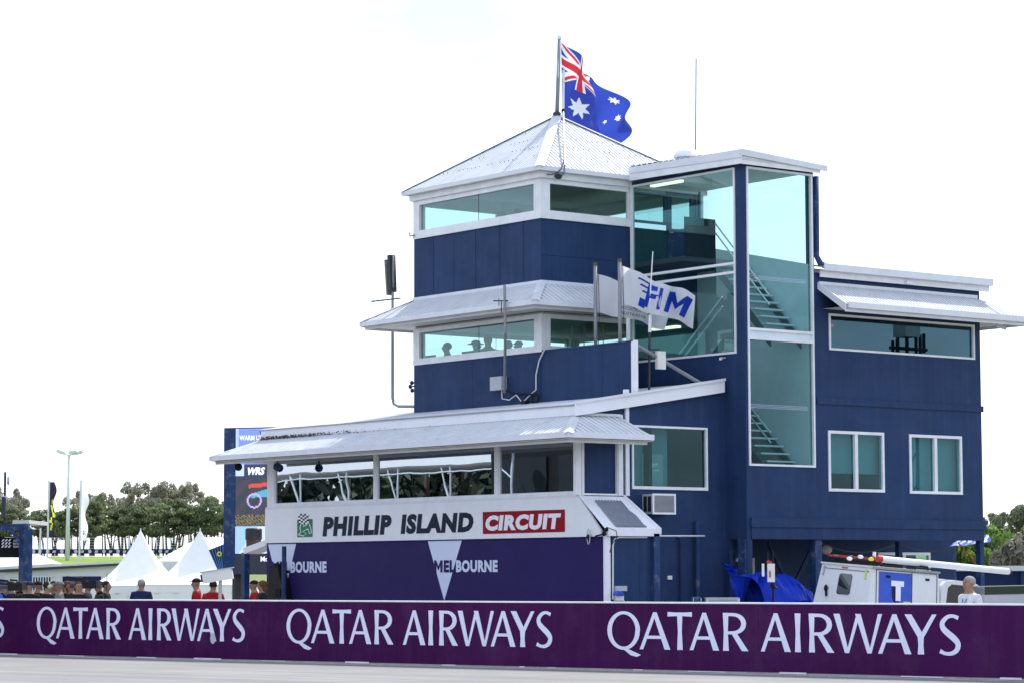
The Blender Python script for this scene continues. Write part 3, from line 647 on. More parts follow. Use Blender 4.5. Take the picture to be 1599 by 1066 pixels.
for i in range(5):
    for j in range(6):
        x0, y0 = 466.5+i*3.1+(j-3)*.35, 801+j*2.7+abs(i-2)*.5
        (blk if (i+j) % 2 else wht).poly(quad_px((x0, y0+2.7), (x0+3.1, y0+2.7), (x0+3.1, y0), (x0, y0), xs-.009))
wht.build('checker', 'print_white', CS, recalc=False); blk.build('checker', 'print_black', CS, recalc=False)

# front awning
FO = 1.08
awning(XF-.12, .0, Y0, yl-.1, FO, 5.30, 4.72, .13, (), .17)
RA = [o_ for o_ in B.children if o_.name.startswith('awning_roof')][-1]
ze = 4.84; xe = XF-.12-FO; yr = Y0-FO; yL = yl-.1+FO; xr_ = onY(1022, 688, yr).x; xt = onY(970, 652, Y0).x
RA.data = MB().prism([(xe+.03, yr+.03, 4.70), (xr_-.03, yr+.03, 4.70), (xr_-.03, Y0, 4.70), (XF, Y0, 4.70), (XF, yl, 4.70), (XF+1, yl, 4.70), (XF+1, yL-.03, 4.70), (xe+.03, yL-.03, 4.70)], (0, 0, .012)).mesh('awning_roof', 'soffit')
sheets(RA, (xe, yL, ze), (xe, yr, ze), (XF-.12, Y0, 5.32), (XF-.12, yl-.1, 5.32), 'white_roof', .17)
sheets(RA, (xe, yr, ze), (xr_-.06, yr, ze), (xt, Y0, 5.32), (XF-.12, Y0, 5.32), 'white_roof', .17)
sheets(RA, (XF+1, yL, ze), (xe, yL, ze), (XF-.12, yl-.1, 5.32), (XF+1, yl-.1, 5.32), 'white_roof', .17)
MB().box(xe, xe+.012, yr, yL, 4.73, 4.86).box(xe+.012, xe+.12, yr+.012, yL-.012, 4.73, 4.742).build('gutter', 'white_gutter', B)
MB().box(xe+.012, xr_, yr, yr+.012, 4.73, 4.86).box(xr_-.012, xr_, yr+.012, yr+.12, 4.73, 4.86).box(xe+.12, xr_-.012, yr+.012, yr+.11, 4.73, 4.742).build('gutter', 'white_gutter', B)
MB().box(xe+.012, XF+1, yL-.012, yL, 4.73, 4.86).build('gutter', 'white_gutter', B)
MB().box(xe+.11, xe+.14, yr+.14, yL-.14, 4.63, 4.73).box(xe+.11, xr_-.12, yr+.11, yr+.14, 4.63, 4.73).build('fascia', 'soffit', B)
MB().box(xt-.05, xt+.02, Y0-.04, Y0-.002, 5.2, 5.36).box(XF, xt-.05, Y0-.045, Y0-.004, 5.31, 5.37).build('flashing', 'white_gutter', B)
for px in (372, 433):     # round lamps hung under the awning
    p = onX(px, 727, XF-.6); MB().ball(p+Vector((0, 0, -.02)), .11, 12).tube([p, (p.x, p.y, 4.70)], .02, 6).build('awning_lamp', 'black_plastic' if px < 400 else 'navy_steel', B)

# low mono-pitch roof over the front block
def zr(x): return 5.56+(x+1.82)*.156
xe2, ytop = -1.86, onX(408, 675, -1.8).y
R2 = MB().add([(xe2, Y0-.1, zr(xe2)-.03), (0, Y0-.1, zr(0)-.03), (0, ytop, zr(0)-.03), (xe2, ytop, zr(xe2)-.03), (0, ytop, 5.2), (xe2+.1, ytop, 5.2), (0, Y0-.1, 5.3), (xe2+.1, Y0-.1, 5.3)], [(0, 1, 2, 3), (2, 3, 5, 4)]).build('low_roof', 'grey_roof', B, recalc=False)
sheets(R2, (xe2, ytop, zr(xe2)), (xe2, Y0-.12, zr(xe2)), (0, Y0-.12, zr(0)), (0, ytop, zr(0)), 'white_roof', pitch=.1, amp=.02, width=.8, kind='corr')
sheets(R2, (0.03, -.02, zr(.03)), (.03, Y0-.12, zr(.03)), (2.66, Y0-.12, zr(2.66)), (2.66, -.02, zr(2.66)), 'white_roof', pitch=.1, amp=.02, width=.8, kind='corr')
sheets(R2, (0.0, ytop, zr(0)), (0., YT+.02, zr(0)), (2.66, YT+.02, zr(2.66)), (2.66, ytop, zr(2.66)), 'white_roof', pitch=.1, amp=.02, width=.8, kind='corr')
MB().box(xe2+.03, xe2+.06, Y0-.1, ytop-.03, 5.30, zr(xe2)-.012).build('fascia', 'white_board', B)
pts = [(xe2+.0, 0, zr(xe2)-.02), (2.68, 0, zr(2.68)-.02)]
def barge(x0, x1, yy, lo, hi, th, mat, name): MB().prism([(x0, yy, zr(x0)+lo), (x1, yy, zr(x1)+lo), (x1, yy, zr(x1)+hi), (x0, yy, zr(x0)+hi)], (0, -th, 0)).build(name, mat, B)
barge(xe2-.02, 2.70, Y0-.12, -.27, .0, .03, 'white_board', 'barge_board'); barge(xe2-.01, 2.70, Y0-.10, .0, .06, .09, 'white_gutter', 'barge_cap')
# leaf litter caught under the low roof edge
mb = MB()
for i in range(420):
    y_ = ytop-.05-abs(random.gauss(0, 2.2)); 
    if y_ < Y0: continue
    c = Vector((xe2-.01+random.uniform(-.05, .03), y_, 5.30+random.uniform(-.02, .05))); a = Vector((random.gauss(0, 1), random.gauss(0, 1), random.gauss(0, 1))).normalized()*.03; b = a.orthogonal().normalized()*.02
    mb.poly([c-a, c+b, c+a, c-b])
struct(mb.build('leaf_litter', 'bark', B, recalc=False), 'stuff')

# balcony wall continuing the tower face
mb = MB(); zc = onX(990, 535, 0).z
yj = onX(941, 590, 0).y
for a, b in ((.0, yj), (yj, Y0+.07)): MB().box(-.012, .07, b+.004, a-.004, 5.15, 7.07).build('balcony_panel', 'navy_wall', B)
MB().box(-.03, .09, Y0+.0, -.05, 7.072, 7.10).build('coping', 'navy_steel', B)
MB().box(-.03, .09, Y0-.04, Y0+.07, 5.6, 7.10).build('end_trim', 'white_board', B)
MB().tube([(.06, Y0+.05, 7.02), onY(1100, 600, Y0-.05)+Vector((0, .05, .0))], .045, 10).build('handrail', 'pole_grey', B)
MB().tube([onX(981, 560, .6)+Vector((0, 0, -.6)), onX(981, 497, .6)], .05, 10).build('downpipe', 'pole_light', B)

# ---- stair tower -----------------------------------------------------------
XT = 5.12
gA = [(onX(1146, 420, XS).y, -.06)]
ya, yb2 = onX(1149, 400, XS).y, -.05
mb = MB(); wall_holes(mb, 0, XS, .12, YS, -.02, 0, 11.42, [(ya, yb2, 6.9, 11.34), (YS+.26, Y0-.12, 0, 2.52)]); mb.build('stair_wall', 'navy_wall', B)
xg0, xg1 = onY(1167, 500, YS).x, onY(1270, 500, YS).x
mb = MB(); wall_holes(mb, 1, YS, .12, XS+.12, XT, 2.56, 11.42, [(xg0, xg1, 4.24, 11.34)]); mb.build('stair_wall', 'navy_wall', B)
w = frame_box(0, XS, ya, yb2, 6.9, 11.34, .05, -.03, .06).box(XS-.03, XS+.06, ya+.05, yb2-.05, 8.80, 8.86).box(XS-.03, XS+.06, ya+.05, yb2-.05, 9.02, 9.08).build('window', 'white_trim', B)
pane(w, 0, XS+.03, ya+.05, yb2-.05, 6.95, 8.80, 'glass_stair'); pane(w, 0, XS+.03, ya+.05, yb2-.05, 8.86, 9.02, 'glass_stair'); pane(w, 0, XS+.03, ya+.05, yb2-.05, 9.08, 11.29, 'glass_stair')
w = frame_box(1, YS, xg0, xg1, 4.24, 11.34, .05, -.03, .06).box(xg0+.05, xg1-.05, YS-.03, YS+.06, 7.22, 7.28).box(xg0+.05, xg1-.05, YS-.03, YS+.06, 7.44, 7.50).build('window', 'white_trim', B)
pane(w, 1, YS+.03, xg0+.05, xg1-.05, 4.29, 7.22, 'glass_stair'); pane(w, 1, YS+.03, xg0+.05, xg1-.05, 7.50, 11.29, 'glass_stair')
MB().box(xg0+.05, xg1-.05, YS+.02, YS+.04, 7.28, 7.44).build('spandrel', 'stair_wall', w)
mb = MB()
for zc_ in (8.67, 5.62):     # frosted safety dots
    for r in range(3):
        for i in range(42):
            x_ = xg0+.07+(i+.5*(r % 2))*.0455
            if x_ < xg1-.08: mb.poly([(x_-.011, YS+.026, zc_+r*.035), (x_, YS+.026, zc_+r*.035-.014), (x_+.011, YS+.026, zc_+r*.035), (x_, YS+.026, zc_+r*.035+.014)])
struct(mb.build('safety_dots', 'melb_white', w, recalc=False), 'stuff')
# far side: solid below the sloping roof line, glass above
zs0, zs1 = 9.16, 10.0
MB().prism([(XT-.1, YS+.12, 2.6), (XT-.1, -.05, 2.6), (XT-.1, -.05, zs1), (XT-.1, YS+.12, zs0)], (.1, 0, 0)).build('side_wall', 'stair_wall', B)
w = MB().box(XT-.08, XT-.02, YS+.12, YS+.2, zs0, 11.4).box(XT-.08, XT-.02, -.12, -.05, zs1, 11.4).build('window', 'navy_steel', B)
MB().add([(XT-.05, YS+.2, zs0+.01), (XT-.05, -.12, zs1), (XT-.05, -.12, 11.4), (XT-.05, YS+.2, 11.4)], [(0, 1, 2, 3)]).build('pane', 'glass_clear', w, recalc=False)
MB().box(XS+.12, XT-.1, YS+.12, -.02, 11.36, 11.42).build('ceiling', 'interior_light', B)
l = MB().box(3.15, 3.3, -1.5, -.4, 11.30, 11.36).build('ceiling_light', 'tube_light', B)
l = MB().box(3.2, 3.35, -1.3, -.3, 7.72, 7.78).build('ceiling_light', 'tube_light', B)
MB().box(XS+.12, XT-.1, -1.9, -.02, 9.30, 9.42).build('landing', 'interior_floor', B)
MB().box(XS+.12, XT-.1, -1.6, -.02, 6.0, 6.12).build('landing', 'interior_floor', B)
MB().box(XS+.12, 3.9, YS+.12, YS+1.0, 7.3, 7.42).build('landing', 'interior_floor', B)
MB().box(XS+.14, 3.95, -1.93, -1.88, 9.42, 10.38).build('balustrade', 'interior_dark', B)
def flight(y0, z0, y1, z1, xa, xb, n):
    st = MB().prism([(xa, y0, z0-.05), (xa, y1, z1-.05), (xa, y1, z1-.28), (xa, y0, z0-.28)], (.05, 0, 0)).prism([(xb, y0, z0-.05), (xb, y1, z1-.05), (xb, y1, z1-.28), (xb, y0, z0-.28)], (.05, 0, 0)).build('stair_flight', 'interior_teal', B)
    for i in range(n):
        f = (i+.5)/n; y, z = y0+(y1-y0)*f, z0+(z1-z0)*f
        MB().box(xa+.05, xb, y-.13, y+.13, z-.02, z+.02).build('tread', 'stair_wall', st)
    for h in (.95, .72): MB().tube([(xa, y0, z0+h), (xa, y1, z1+h)], .022, 8).build('handrail', 'pole_light', st)
flight(-1.9, 9.36, YS+.35, 7.4, 3.95, XT-.16, 10)
flight(-1.7, 6.06, YS+.35, 4.1, 3.95, XT-.16, 10)
flight(YS+1.0, 7.36, -1.6, 6.1, XS+.2, 3.85, 7)
# stair tower roof
MB().box(XS-.22, XT+.28, YS-.16, -.27, 11.46, 11.5).build('roof', 'white_roof', B)
sheets([o_ for o_ in B.children if o_.name.startswith('roof')][-1], (XT+.3, YS-.18, 11.56), (XT+.3, -.25, 11.66), (XS-.2, -.25, 11.80), (XS-.2, YS-.18, 11.70), 'white_roof', .19, .03, kind='rib')
MB().prism([(XS-.25, YS-.2, 11.50), (XS-.25, -.26, 11.60), (XS-.25, -.26, 11.75), (XS-.25, YS-.2, 11.70)], (.03, 0, 0)).build('barge_board', 'white_gutter', B)
MB().prism([(XS-.23, YS-.18, 11.36), (XS-.23, -.26, 11.42), (XS-.23, -.26, 11.60), (XS-.23, YS-.18, 11.50)], (.03, 0, 0)).build('fascia', 'white_trim', B)
MB().prism([(XS-.22, YS-.2, 11.56), (XT+.3, YS-.2, 11.42), (XT+.3, YS-.2, 11.55), (XS-.22, YS-.2, 11.71)], (0, .03, 0)).build('gutter', 'white_gutter', B)
MB().prism([(XS-.20, YS-.15, 11.36), (XT+.1, YS-.15, 11.36), (XT+.1, YS-.15, 11.44), (XS-.20, YS-.15, 11.56)], (0, .03, 0)).build('fascia', 'white_trim', B)
p = onY(1073, 247, -1.9); v_ = MB().tube([p+Vector((0, 0, -.45)), p+Vector((0, 0, .03))], .24, 16).build('roof_vent', 'white_trim', B)
MB().tube([p+Vector((0, 0, .0)), p+Vector((0, 0, .06)), p+Vector((0, 0, .13)), p+Vector((0, 0, .17))], [.34, .34, .29, .25], 16).build('vent_cap', 'white_trim', v_)
# downpipe on the stair tower corner
dp = [onY(1274, 276, YS+.1), onY(1275, 400, YS+.1), onY(1281, 412, YS+.1), onY(1290, 416, YS+.1)]
MB().tube(dp, .075, 10).build('downpipe', 'navy_steel', B, smooth=True)

# ---- right building -----------------------------------------------------------
wu = (onY(1294, 520, YS).x, onY(1521, 530, YS).x, 7.10, 7.98)
wl = (onY(1293, 720, YS).x, onY(1380, 720, YS).x, 3.68, 5.15); wr = (onY(1419.5, 720, YS).x, onY(1501.5, 720, YS).x, 3.67, 5.14)
mb = MB(); wall_holes(mb, 1, YS, .15, XT, XR, 3.02, 8.95, [wu, wl, wr]); mb.build('facade_wall', 'navy_wall', B)
mb = MB().box(XR-.15, XR, YS+.15, 2.5, 2.6, 9.0); mb.build('side_wall', 'navy_wall', B)
MB().box(XS+.13, XR, YS-.03, YS+.15, 2.52, 2.80).build('floor_beam', 'navy_wall', B); MB().box(XS+.1, XR+.06, YS-.06, YS+.15, 2.80, 3.02).build('floor_beam', 'navy_wall', B)
MB().box(XT+.02, XR+.05, YS-.035, YS, 5.78, 5.93).build('string_course', 'navy_wall', B)
MB().box(XT, XR-.15, YS+.15, 2.4, 2.6, 2.75).build('floor_slab', 'navy_dark', B)
MB().box(XS+.1, XT-.01, YS+.15, 2.4, 2.6, 2.72).build('floor_slab', 'navy_dark', B)
MB().box(XT, XR-.15, 2.3, 2.5, 2.6, 9.6).build('rear_wall', 'navy_wall', B)
w = frame_box(1, YS, *wu, .05, -.03, .07).build('window', 'white_trim', B); pane(w, 1, YS+.04, wu[0]+.05, wu[1]-.05, wu[2]+.05, wu[3]-.05, 'glass_right')
MB().ball((wu[0]+.62, YS+.5, 7.76), .04, 8).build('standby_lamp', 'red_lamp', w)
for q_ in (wl, wr):
    w = frame_box(1, YS, *q_, .07, -.03, .08).build('window', 'white_trim', B); xm = (q_[0]+q_[1])/2
    MB().box(xm-.05, xm+.05, YS-.02, YS+.07, q_[2]+.07, q_[3]-.07).build('mullion', 'white_trim', w)
    pane(w, 1, YS+.05, q_[0]+.07, xm-.05, q_[2]+.07, q_[3]-.07, 'glass_small'); pane(w, 1, YS+.02, xm+.05, q_[1]-.07, q_[2]+.07, q_[3]-.07, 'glass_small')
    MB().box(q_[0]-.02, q_[1]+.02, YS+.22, YS+.25, q_[2]+(.45 if q_ is wl else -.1), q_[3]+.05).build('blind', 'blind', w)
MB().box(XT+.05, XR-.2, YS+1.6, YS+1.65, 2.8, 8.9).build('partition', 'interior_teal', B)
MB().box(XT+.05, XR-.2, YS+.16, YS+1.6, 5.8, 5.9).build('floor_slab', 'interior_floor', B)
# main roof
Rr = MB().add([(XT+.0, YS-.1, 9.02), (XR+.25, YS-.1, 9.02), (XR+.25, 2.5, 10.1), (XT, 2.5, 10.1)], [(0, 1, 2, 3)]).build('roof', 'soffit', B, recalc=False)
sheets(Rr, (XT, YS-.2, 9.10), (XR+.3, YS-.2, 9.10), (XR+.3, 0, 9.78), (XT, 0, 9.78), 'white_roof', .19, .025)
MB().box(XT+.10, XR+.26, YS-.26, YS-.24, 8.99, 9.16).box(XT+.10, XR+.26, YS-.24, YS-.13, 8.99, 9.003).box(XR+.24, XR+.26, YS-.24, YS-.12, 8.99, 9.16).build('gutter', 'white_gutter', B)
MB().box(XT+.10, XR+.22, YS-.12, YS-.08, 8.84, 9.0).build('fascia', 'white_trim', B)
MB().prism([(XR+.22, YS-.12, 8.84), (XR+.22, 2.5, 9.9), (XR+.22, 2.5, 10.1), (XR+.22, YS-.12, 9.05)], (.03, 0, 0)).build('barge_board', 'white_trim', B)
MB().box(onY(1407, 440, YS).x, onY(1415, 440, YS).x, YS-.2, YS-.12, 8.84, 8.93).build('floodlight', 'box_white', B)
# awning of the right building
ao = .95; zt, ze = 8.68, 8.12; xa0 = XT+.14; xa1 = XR+.02; xe1 = onY(1640, 505, YS-ao).x
Ra = MB().add([(xa0+.1, YS-.02, 8.08), (xa0+.1, YS-ao+.05, 8.08), (xe1-.05, YS-ao+.05, 8.08), (xe1-.05, YS+1.2, 8.08), (XR, YS+1.2, 8.08), (XR, YS-.02, 8.08)], [(0, 1, 2, 3, 4, 5)]).build('awning_roof', 'soffit', B, recalc=False)
sheets(Ra, (xa0, YS-ao, ze), (XR+ao, YS-ao, ze), (XR-.2, YS-.02, zt), (xa0, YS-.02, zt), 'white_roof', .125, .045, .8)
sheets(Ra, (XR+ao, YS-ao, ze), (XR+ao, YS+2, ze), (XR-.2, YS+2, zt), (XR-.2, YS-.02, zt), 'white_roof', .125, .045, .8)
MB().box(xa0+.06, XR+ao, YS-ao-.015, YS-ao, 8.03, 8.17).box(xa0+.06, xa0+.075, YS-ao, YS-ao+.12, 8.03, 8.17).box(xa0+.075, XR+ao, YS-ao, YS-ao+.11, 8.03, 8.042).build('gutter', 'white_gutter', B)
MB().box(xa0+.08, XR+ao-.1, YS-ao+.12, YS-ao+.15, 7.95, 8.03).box(XR+ao-.13, XR+ao-.1, YS-ao+.15, YS+2, 7.95, 8.03).build('fascia', 'white_trim', B)
MB().prism([(xa0-.02, YS-ao, ze+.03), (xa0-.02, YS-.01, zt+.03), (xa0-.02, YS-.01, zt-.13), (xa0-.02, YS-ao, ze-.17)], (-.03, 0, 0)).build('barge_board', 'white_gutter', B)
MB().box(xa0, XR-.1, YS-.035, YS-.002, 8.66, 8.74).build('flashing', 'white_gutter', B)
p = Vector((XR+.35, YS-.25, 7.98)); MB().bar(p, p+Vector((.22, -.12, -.08)), .07, .07).tube([p+Vector((0, 0, .0)), p+Vector((0, 0, .1))], .02, 6).build('security_camera', 'box_white', B)
p = onX(1127, 559, XS-.12); MB().bar(p, p+Vector((-.14, -.1, -.03)), .05, .05).tube([p, p+Vector((.12, 0, .02))], .012, 6).build('security_camera', 'box_white', B)
# ---- undercroft: posts, recessed ground floor
def post(px, y, w=.2, z1=2.5, mat='navy_steel'):
    x = onY(px, 900, y).x; MB().box(x-w/2, x+w/2, y-w/2, y+w/2, 0, z1).build('post', mat, B)
post(1164, YS+.14, .24, 2.52); post(1274, YS+.14, .22, 2.52); post(1404, YS+.6, .13); post(1531, YS+.12, .15, 2.52); post(1487, YS+3.5, .16, 2.58); post(1123, -2.9, .2, 2.5, 'navy_steel')
yr2 = YS+3.0
xr0, xr1 = XS+.1, onY(1488, 900, yr2).x
dw = (onY(1370, 880, yr2).x, onY(1452, 880, yr2).x); dd = (onY(1129, 880, yr2).x, onY(1177, 880, yr2).x)
mb = MB(); wall_holes(mb, 1, yr2, .12, xr0, xr1, 0, 2.598, [(dw[0], dw[1], .9, 2.25)]); mb.build('ground_floor_wall', 'navy_wall', B)
w = frame_box(1, yr2, dw[0], dw[1], .9, 2.25, .07, -.03, .05).box((dw[0]+dw[1])/2-.05, (dw[0]+dw[1])/2+.05, yr2-.03, yr2+.05, 0.97, 2.18).build('window', 'white_trim', B)
pane(w, 1, yr2+.02, dw[0]+.07, (dw[0]+dw[1])/2-.05, 0.97, 2.18, 'glass_small'); pane(w, 1, yr2+.02, (dw[0]+dw[1])/2+.05, dw[1]-.07, 0.97, 2.18, 'glass_small')
MB().box(dw[0], dw[1], yr2+.5, yr2+.55, .5, 2.5).build('partition', 'interior_teal', B)
w = frame_box(1, yr2, dd[0], dd[1], 0, 2.1, .09, -.04, .0).build('door', 'white_trim', B); MB().box(dd[0]+.09, dd[1]-.09, yr2-.02, yr2-.004, .09, 2.01).build('door_leaf', 'navy_wall', w)
p = onY(1290, 857, yr2-.1); MB().ball(p, (.2, .1, .13), 14).build('bulkhead_lamp', 'soffit', B, smooth=True)
for (a, b, c, d_) in ((1122, 846, 1158, 925), (1158, 846, 1122, 925), (1122, 925, 1158, 925)):
    MB().bar(onX(a, b, XS+.25), onX(c, d_, XS+.25), .05, .09).build('brace', 'navy_steel', B)
for (a, b, c, d_) in ((1232, 930, 1272, 846), (1200, 846, 1240, 930)):
    MB().bar(onY(a, b, YS+2.2), onY(c, d_, YS+2.2), .06, .1).build('brace', 'navy_steel', B)
# hanging cable under the beam
pa, pb = onY(1278, 845, YS+.05), onY(1396, 850, YS+.05); MB().tube([pa.lerp(pb, t)+Vector((0, 0, -.22*4*t*(1-t)+.0)) for t in np.linspace(0, 1, 14)], .012, 6).build('hanging_cable', 'dark_grey', B)
pa, pb = onY(1408, 850, YS+.05), onY(1500, 850, YS+.05); MB().tube([pa.lerp(pb, t)+Vector((0, 0, -.16*4*t*(1-t))) for t in np.linspace(0, 1, 14)], .012, 6).build('hanging_cable', 'dark_grey', B)

# ---- lower end bay under the small lean-to
yE = -4.33; xe_ = onY(1026, 880, yE).x
MB().box(XF+.14, xe_-.14, yE, yE+.1, 0, 2.58).build('bay_wall', 'navy_wall', B); MB().box(xe_-.24, xe_-.14, yE+.1, Y0, 0, 2.58).build('bay_wall', 'navy_wall', B)
MB().box(onY(998, 880, yE).x-.004, onY(998, 880, yE).x+.004, yE-.004, yE, .1, 2.5).build('joint_strip', 'navy_dark', B)
MB().box(onY(1017, 880, yE).x, onY(1026, 880, yE).x, yE-.1, yE+.02, 0, 2.62).build('corner_column', 'navy_steel', B)
MB().box(XF-.03, XF+.12, yE-.03, yE+.04, 0, 2.66).build('corner_trim', 'white_board', B)
Rl = MB().add([(XF-.05, yE-.08, 2.70), (onY(1030, 828, yE-.08).x, yE-.08, 2.70), (xt+.02, Y0-.02, 3.48), (XF-.05, Y0-.02, 3.48)], [(0, 1, 2, 3)]).build('lean_to_roof', 'white_board', B, recalc=False)
xq0, xq1 = XF+.42, xt-.08
xl1 = onY(1030, 828, yE-.08).x
def lp(u, v):   # point on the lean-to slope
    a = Vector((XF-.05, yE-.08, 2.70)).lerp(Vector((xl1, yE-.08, 2.70)), u); b = Vector((XF-.05, Y0-.02, 3.48)).lerp(Vector((xt+.02, Y0-.02, 3.48)), u); return a.lerp(b, v)+Vector((0, -.02, .042))
sheets(Rl, lp(.22, .06), lp(.80, .06), lp(.80, .84), lp(.22, .84), 'grey_roof', .095, .034, 1.2, kind='corr')
MB().box(XF+.0, xl1, yE-.10, yE-.07, 2.56, 2.73).build('fascia', 'white_board', B)
a_, b_ = lp(1, 0), lp(1, 1); MB().prism([a_, b_, b_-Vector((0, 0, .14)), a_-Vector((0, 0, .14))], (.04, 0, 0)).build('barge_board', 'white_board', B)
# conduits along the end wall
zc = 2.62
MB().tube([onY(1030, 836, yE+.05), onY(1100, 836, Y0-.06)], .02, 6).build('conduit', 'pole_light', B)
c0 = onY(1058, 838, Y0-.05); MB().tube([c0, c0+Vector((.06, 0, -.05)), c0+Vector((.08, 0, -.12)), (c0.x+.08, c0.y, .2)], .022, 6).build('conduit', 'navy_dark', B)
MB().tube([onY(957, 935, yE-.03), onY(957, 850, yE-.03), onY(960, 841, yE-.03), onY(966, 838, yE-.03), onY(1010, 838, yE-.03)], .022, 6).build('conduit', 'pole_light', B)
MB().tube([onY(1089, 932, Y0-.1), onY(1089, 812, Y0-.1)], .055, 8).build('downpipe', 'navy_steel', B)
MB().box(onY(1041, 901, Y0).x, onY(1048, 901, Y0).x, Y0-.04, Y0, onY(1041, 904, Y0).z, onY(1041, 898, Y0).z).build('wall_socket', 'box_white', B)
# ---- left end lean-to: ledge, navy post
yq = yl+.62
MB().prism([onX(381, 864, XF), onX(415, 851, XF), onX(415, 842, XF), onX(379, 855, XF)], (.5, 0, 0)).build('ledge', 'white_board', B)
pz = onX(383.5, 862, XF+.1); MB().box(pz.x-.08, pz.x+.08, pz.y-.08, pz.y+.08, 0, pz.z).build('post', 'navy_steel', B)
# ================================================================== things on the building
# window air conditioner
p0, p1 = onY(996, 800, Y0), onY(1054, 770, Y0)
ac = thing('air_conditioner', 'white box air conditioner hung under the window on the navy end wall', 'air conditioner', (0.6, Y0, 3.1))
za, zb_ = onY(1020, 801.5, Y0-.3).z, onY(1020, 770.5, Y0-.3).z; xa, xb = onY(1019, 785, Y0-.38).x, onY(1055, 785, Y0-.38).x
body_x0 = xa
MB().box(xa+.01, xb-.01, Y0-.36, Y0-.002, za, zb_).build('casing', 'grey_box', ac)
f_ = frame_box(1, Y0-.36, xa, xb, za-.01, zb_+.01, .045, -.03, .0).build('grille_frame', 'white_trim', ac)
MB().box(xa+.045, xb-.045, Y0-.365, Y0-.361, za+.03, zb_-.03).build('grille_back', 'dark_grey', f_)
for i in range(15):
    z_ = za+.05+(zb_-za-.1)*i/14; MB().box(xa+.045, xb-.045, Y0-.385, Y0-.366, z_-.006, z_+.006).build('louvre', 'grey_box', f_)
for i in range(2): MB().box(xa+.006, xa+.0105, Y0-.32+i*.15, Y0-.20+i*.15, za+.05, zb_-.05).build('side_vent', 'interior_dark', ac)

# power board on the bay wall
pb = thing('power_outlet_box', 'grey weatherproof power outlets with blue plugs and yellow cable low on bay wall', 'power outlet', onY(965, 930, yE-.05))
MB().box(onY(958, 925, yE).x, onY(974, 925, yE).x, yE-.12, yE-.002, onY(965, 922, yE).z, onY(965, 914, yE).z).build('outlet', 'grey_box', pb)
MB().box(onY(958, 925, yE).x, onY(969, 925, yE).x, yE-.12, yE-.002, onY(965, 937, yE).z, onY(965, 929, yE).z).build('outlet', 'box_white', pb)
for px in (960, 967):
    c = onY(px, 925, yE-.1); MB().tube([c, c+Vector((0, -.12, -.03))], .05, 8).build('plug', 'van_blue', pb)
c = onY(972, 932, yE-.06); MB().tube([c, c+Vector((.03, -.03, -.1)), c+Vector((-.04, 0, -.25)), c+Vector((-.05, 0, -.5))], .016, 6).build('cable', 'yellow', pb)

# small grey microphone clamp on the lean-to corner
mc = thing('microphone_mount', 'black clamp with grey loop microphone on the lean-to corner', 'microphone', onX(945, 834, XF-.1))
c = onX(947, 826, XF-.12); MB().ball(c, .05, 8).ball(c+Vector((0, .08, -.09)), .055, 8).tube([c, c+Vector((0, .1, -.1)), onX(930, 836, XF-.12)], .018, 6).build('clamp', 'black_plastic', mc)
c = onX(919, 837, XF-.13); MB().tube([c+Vector((0, .05*math.cos(a), .17*math.sin(a))) for a in np.linspace(0, 2*math.pi, 17)], .012, 6).build('loop', 'grey_box', mc); MB().ball(c, .055, 8).build('body', 'black_plastic', mc)
MB().tube([onX(947, 822, XF-.12), onX(962, 828, XF-.2), onX(964, 838, XF-.2), onX(955, 850, XF-.2), onX(952, 862, XF-.1)], .01, 6).build('cable', 'black_plastic', mc)

# ---- aerials
a1 = thing('aerial_mast', 'grey pipe aerial mast with small side antenna and junction box before the tower windows', 'antenna', onX(788, 625, -.25))
xa_ = -1.12
MB().tube([onX(788, 612, -.3), onX(789, 520, xa_), onX(788, 446, xa_)], .035, 8).build('mast', 'pole_grey', a1)
MB().tube([onX(771, 470, xa_), onX(793, 470, xa_)], .016, 6).tube([onX(779, 466, xa_), onX(779, 478, xa_)], .01, 6).tube([onX(783, 470, xa_), onX(783, 489, xa_)], .012, 6).build('side_antenna', 'dark_grey', a1)
bx = MB().box(-.2, -.03, onX(793, 600, 0).y, onX(775, 600, 0).y, onX(785, 609, 0).z, onX(785, 588, 0).z).build('junction_box', 'grey_box', a1)
ln = [onX(x, y, -.12) for x, y in ((783, 600), (784, 622), (795, 624), (806, 616), (814, 626))]
MB().tube(ln, .014, 6).build('cable', 'box_white', a1); MB().tube([onX(x, y, -.1) for x, y in ((791, 608), (800, 614), (820, 615), (838, 615))], .02, 6).build('cable', 'black_plastic', a1)
MB().tube([onX(x, y, -.05) for x, y in ((850, 546), (842, 562), (837, 585), (837, 608), (826, 618), (818, 626))], .018, 6).build('cable', 'box_white', a1)
c = onX(836, 622, -.1); MB().tube([c+Vector((0, .12*math.cos(a), .12*math.sin(a))) for a in np.linspace(0, 2*math.pi, 15)], .022, 6).build('cable_coil', 'black_plastic', a1)
bb = onX(820, 629, -.15); MB().box(bb.x-.06, bb.x+.06, bb.y-.09, bb.y+.09, bb.z-.07, bb.z+.06).build('splice_box', 'black_plastic', a1)

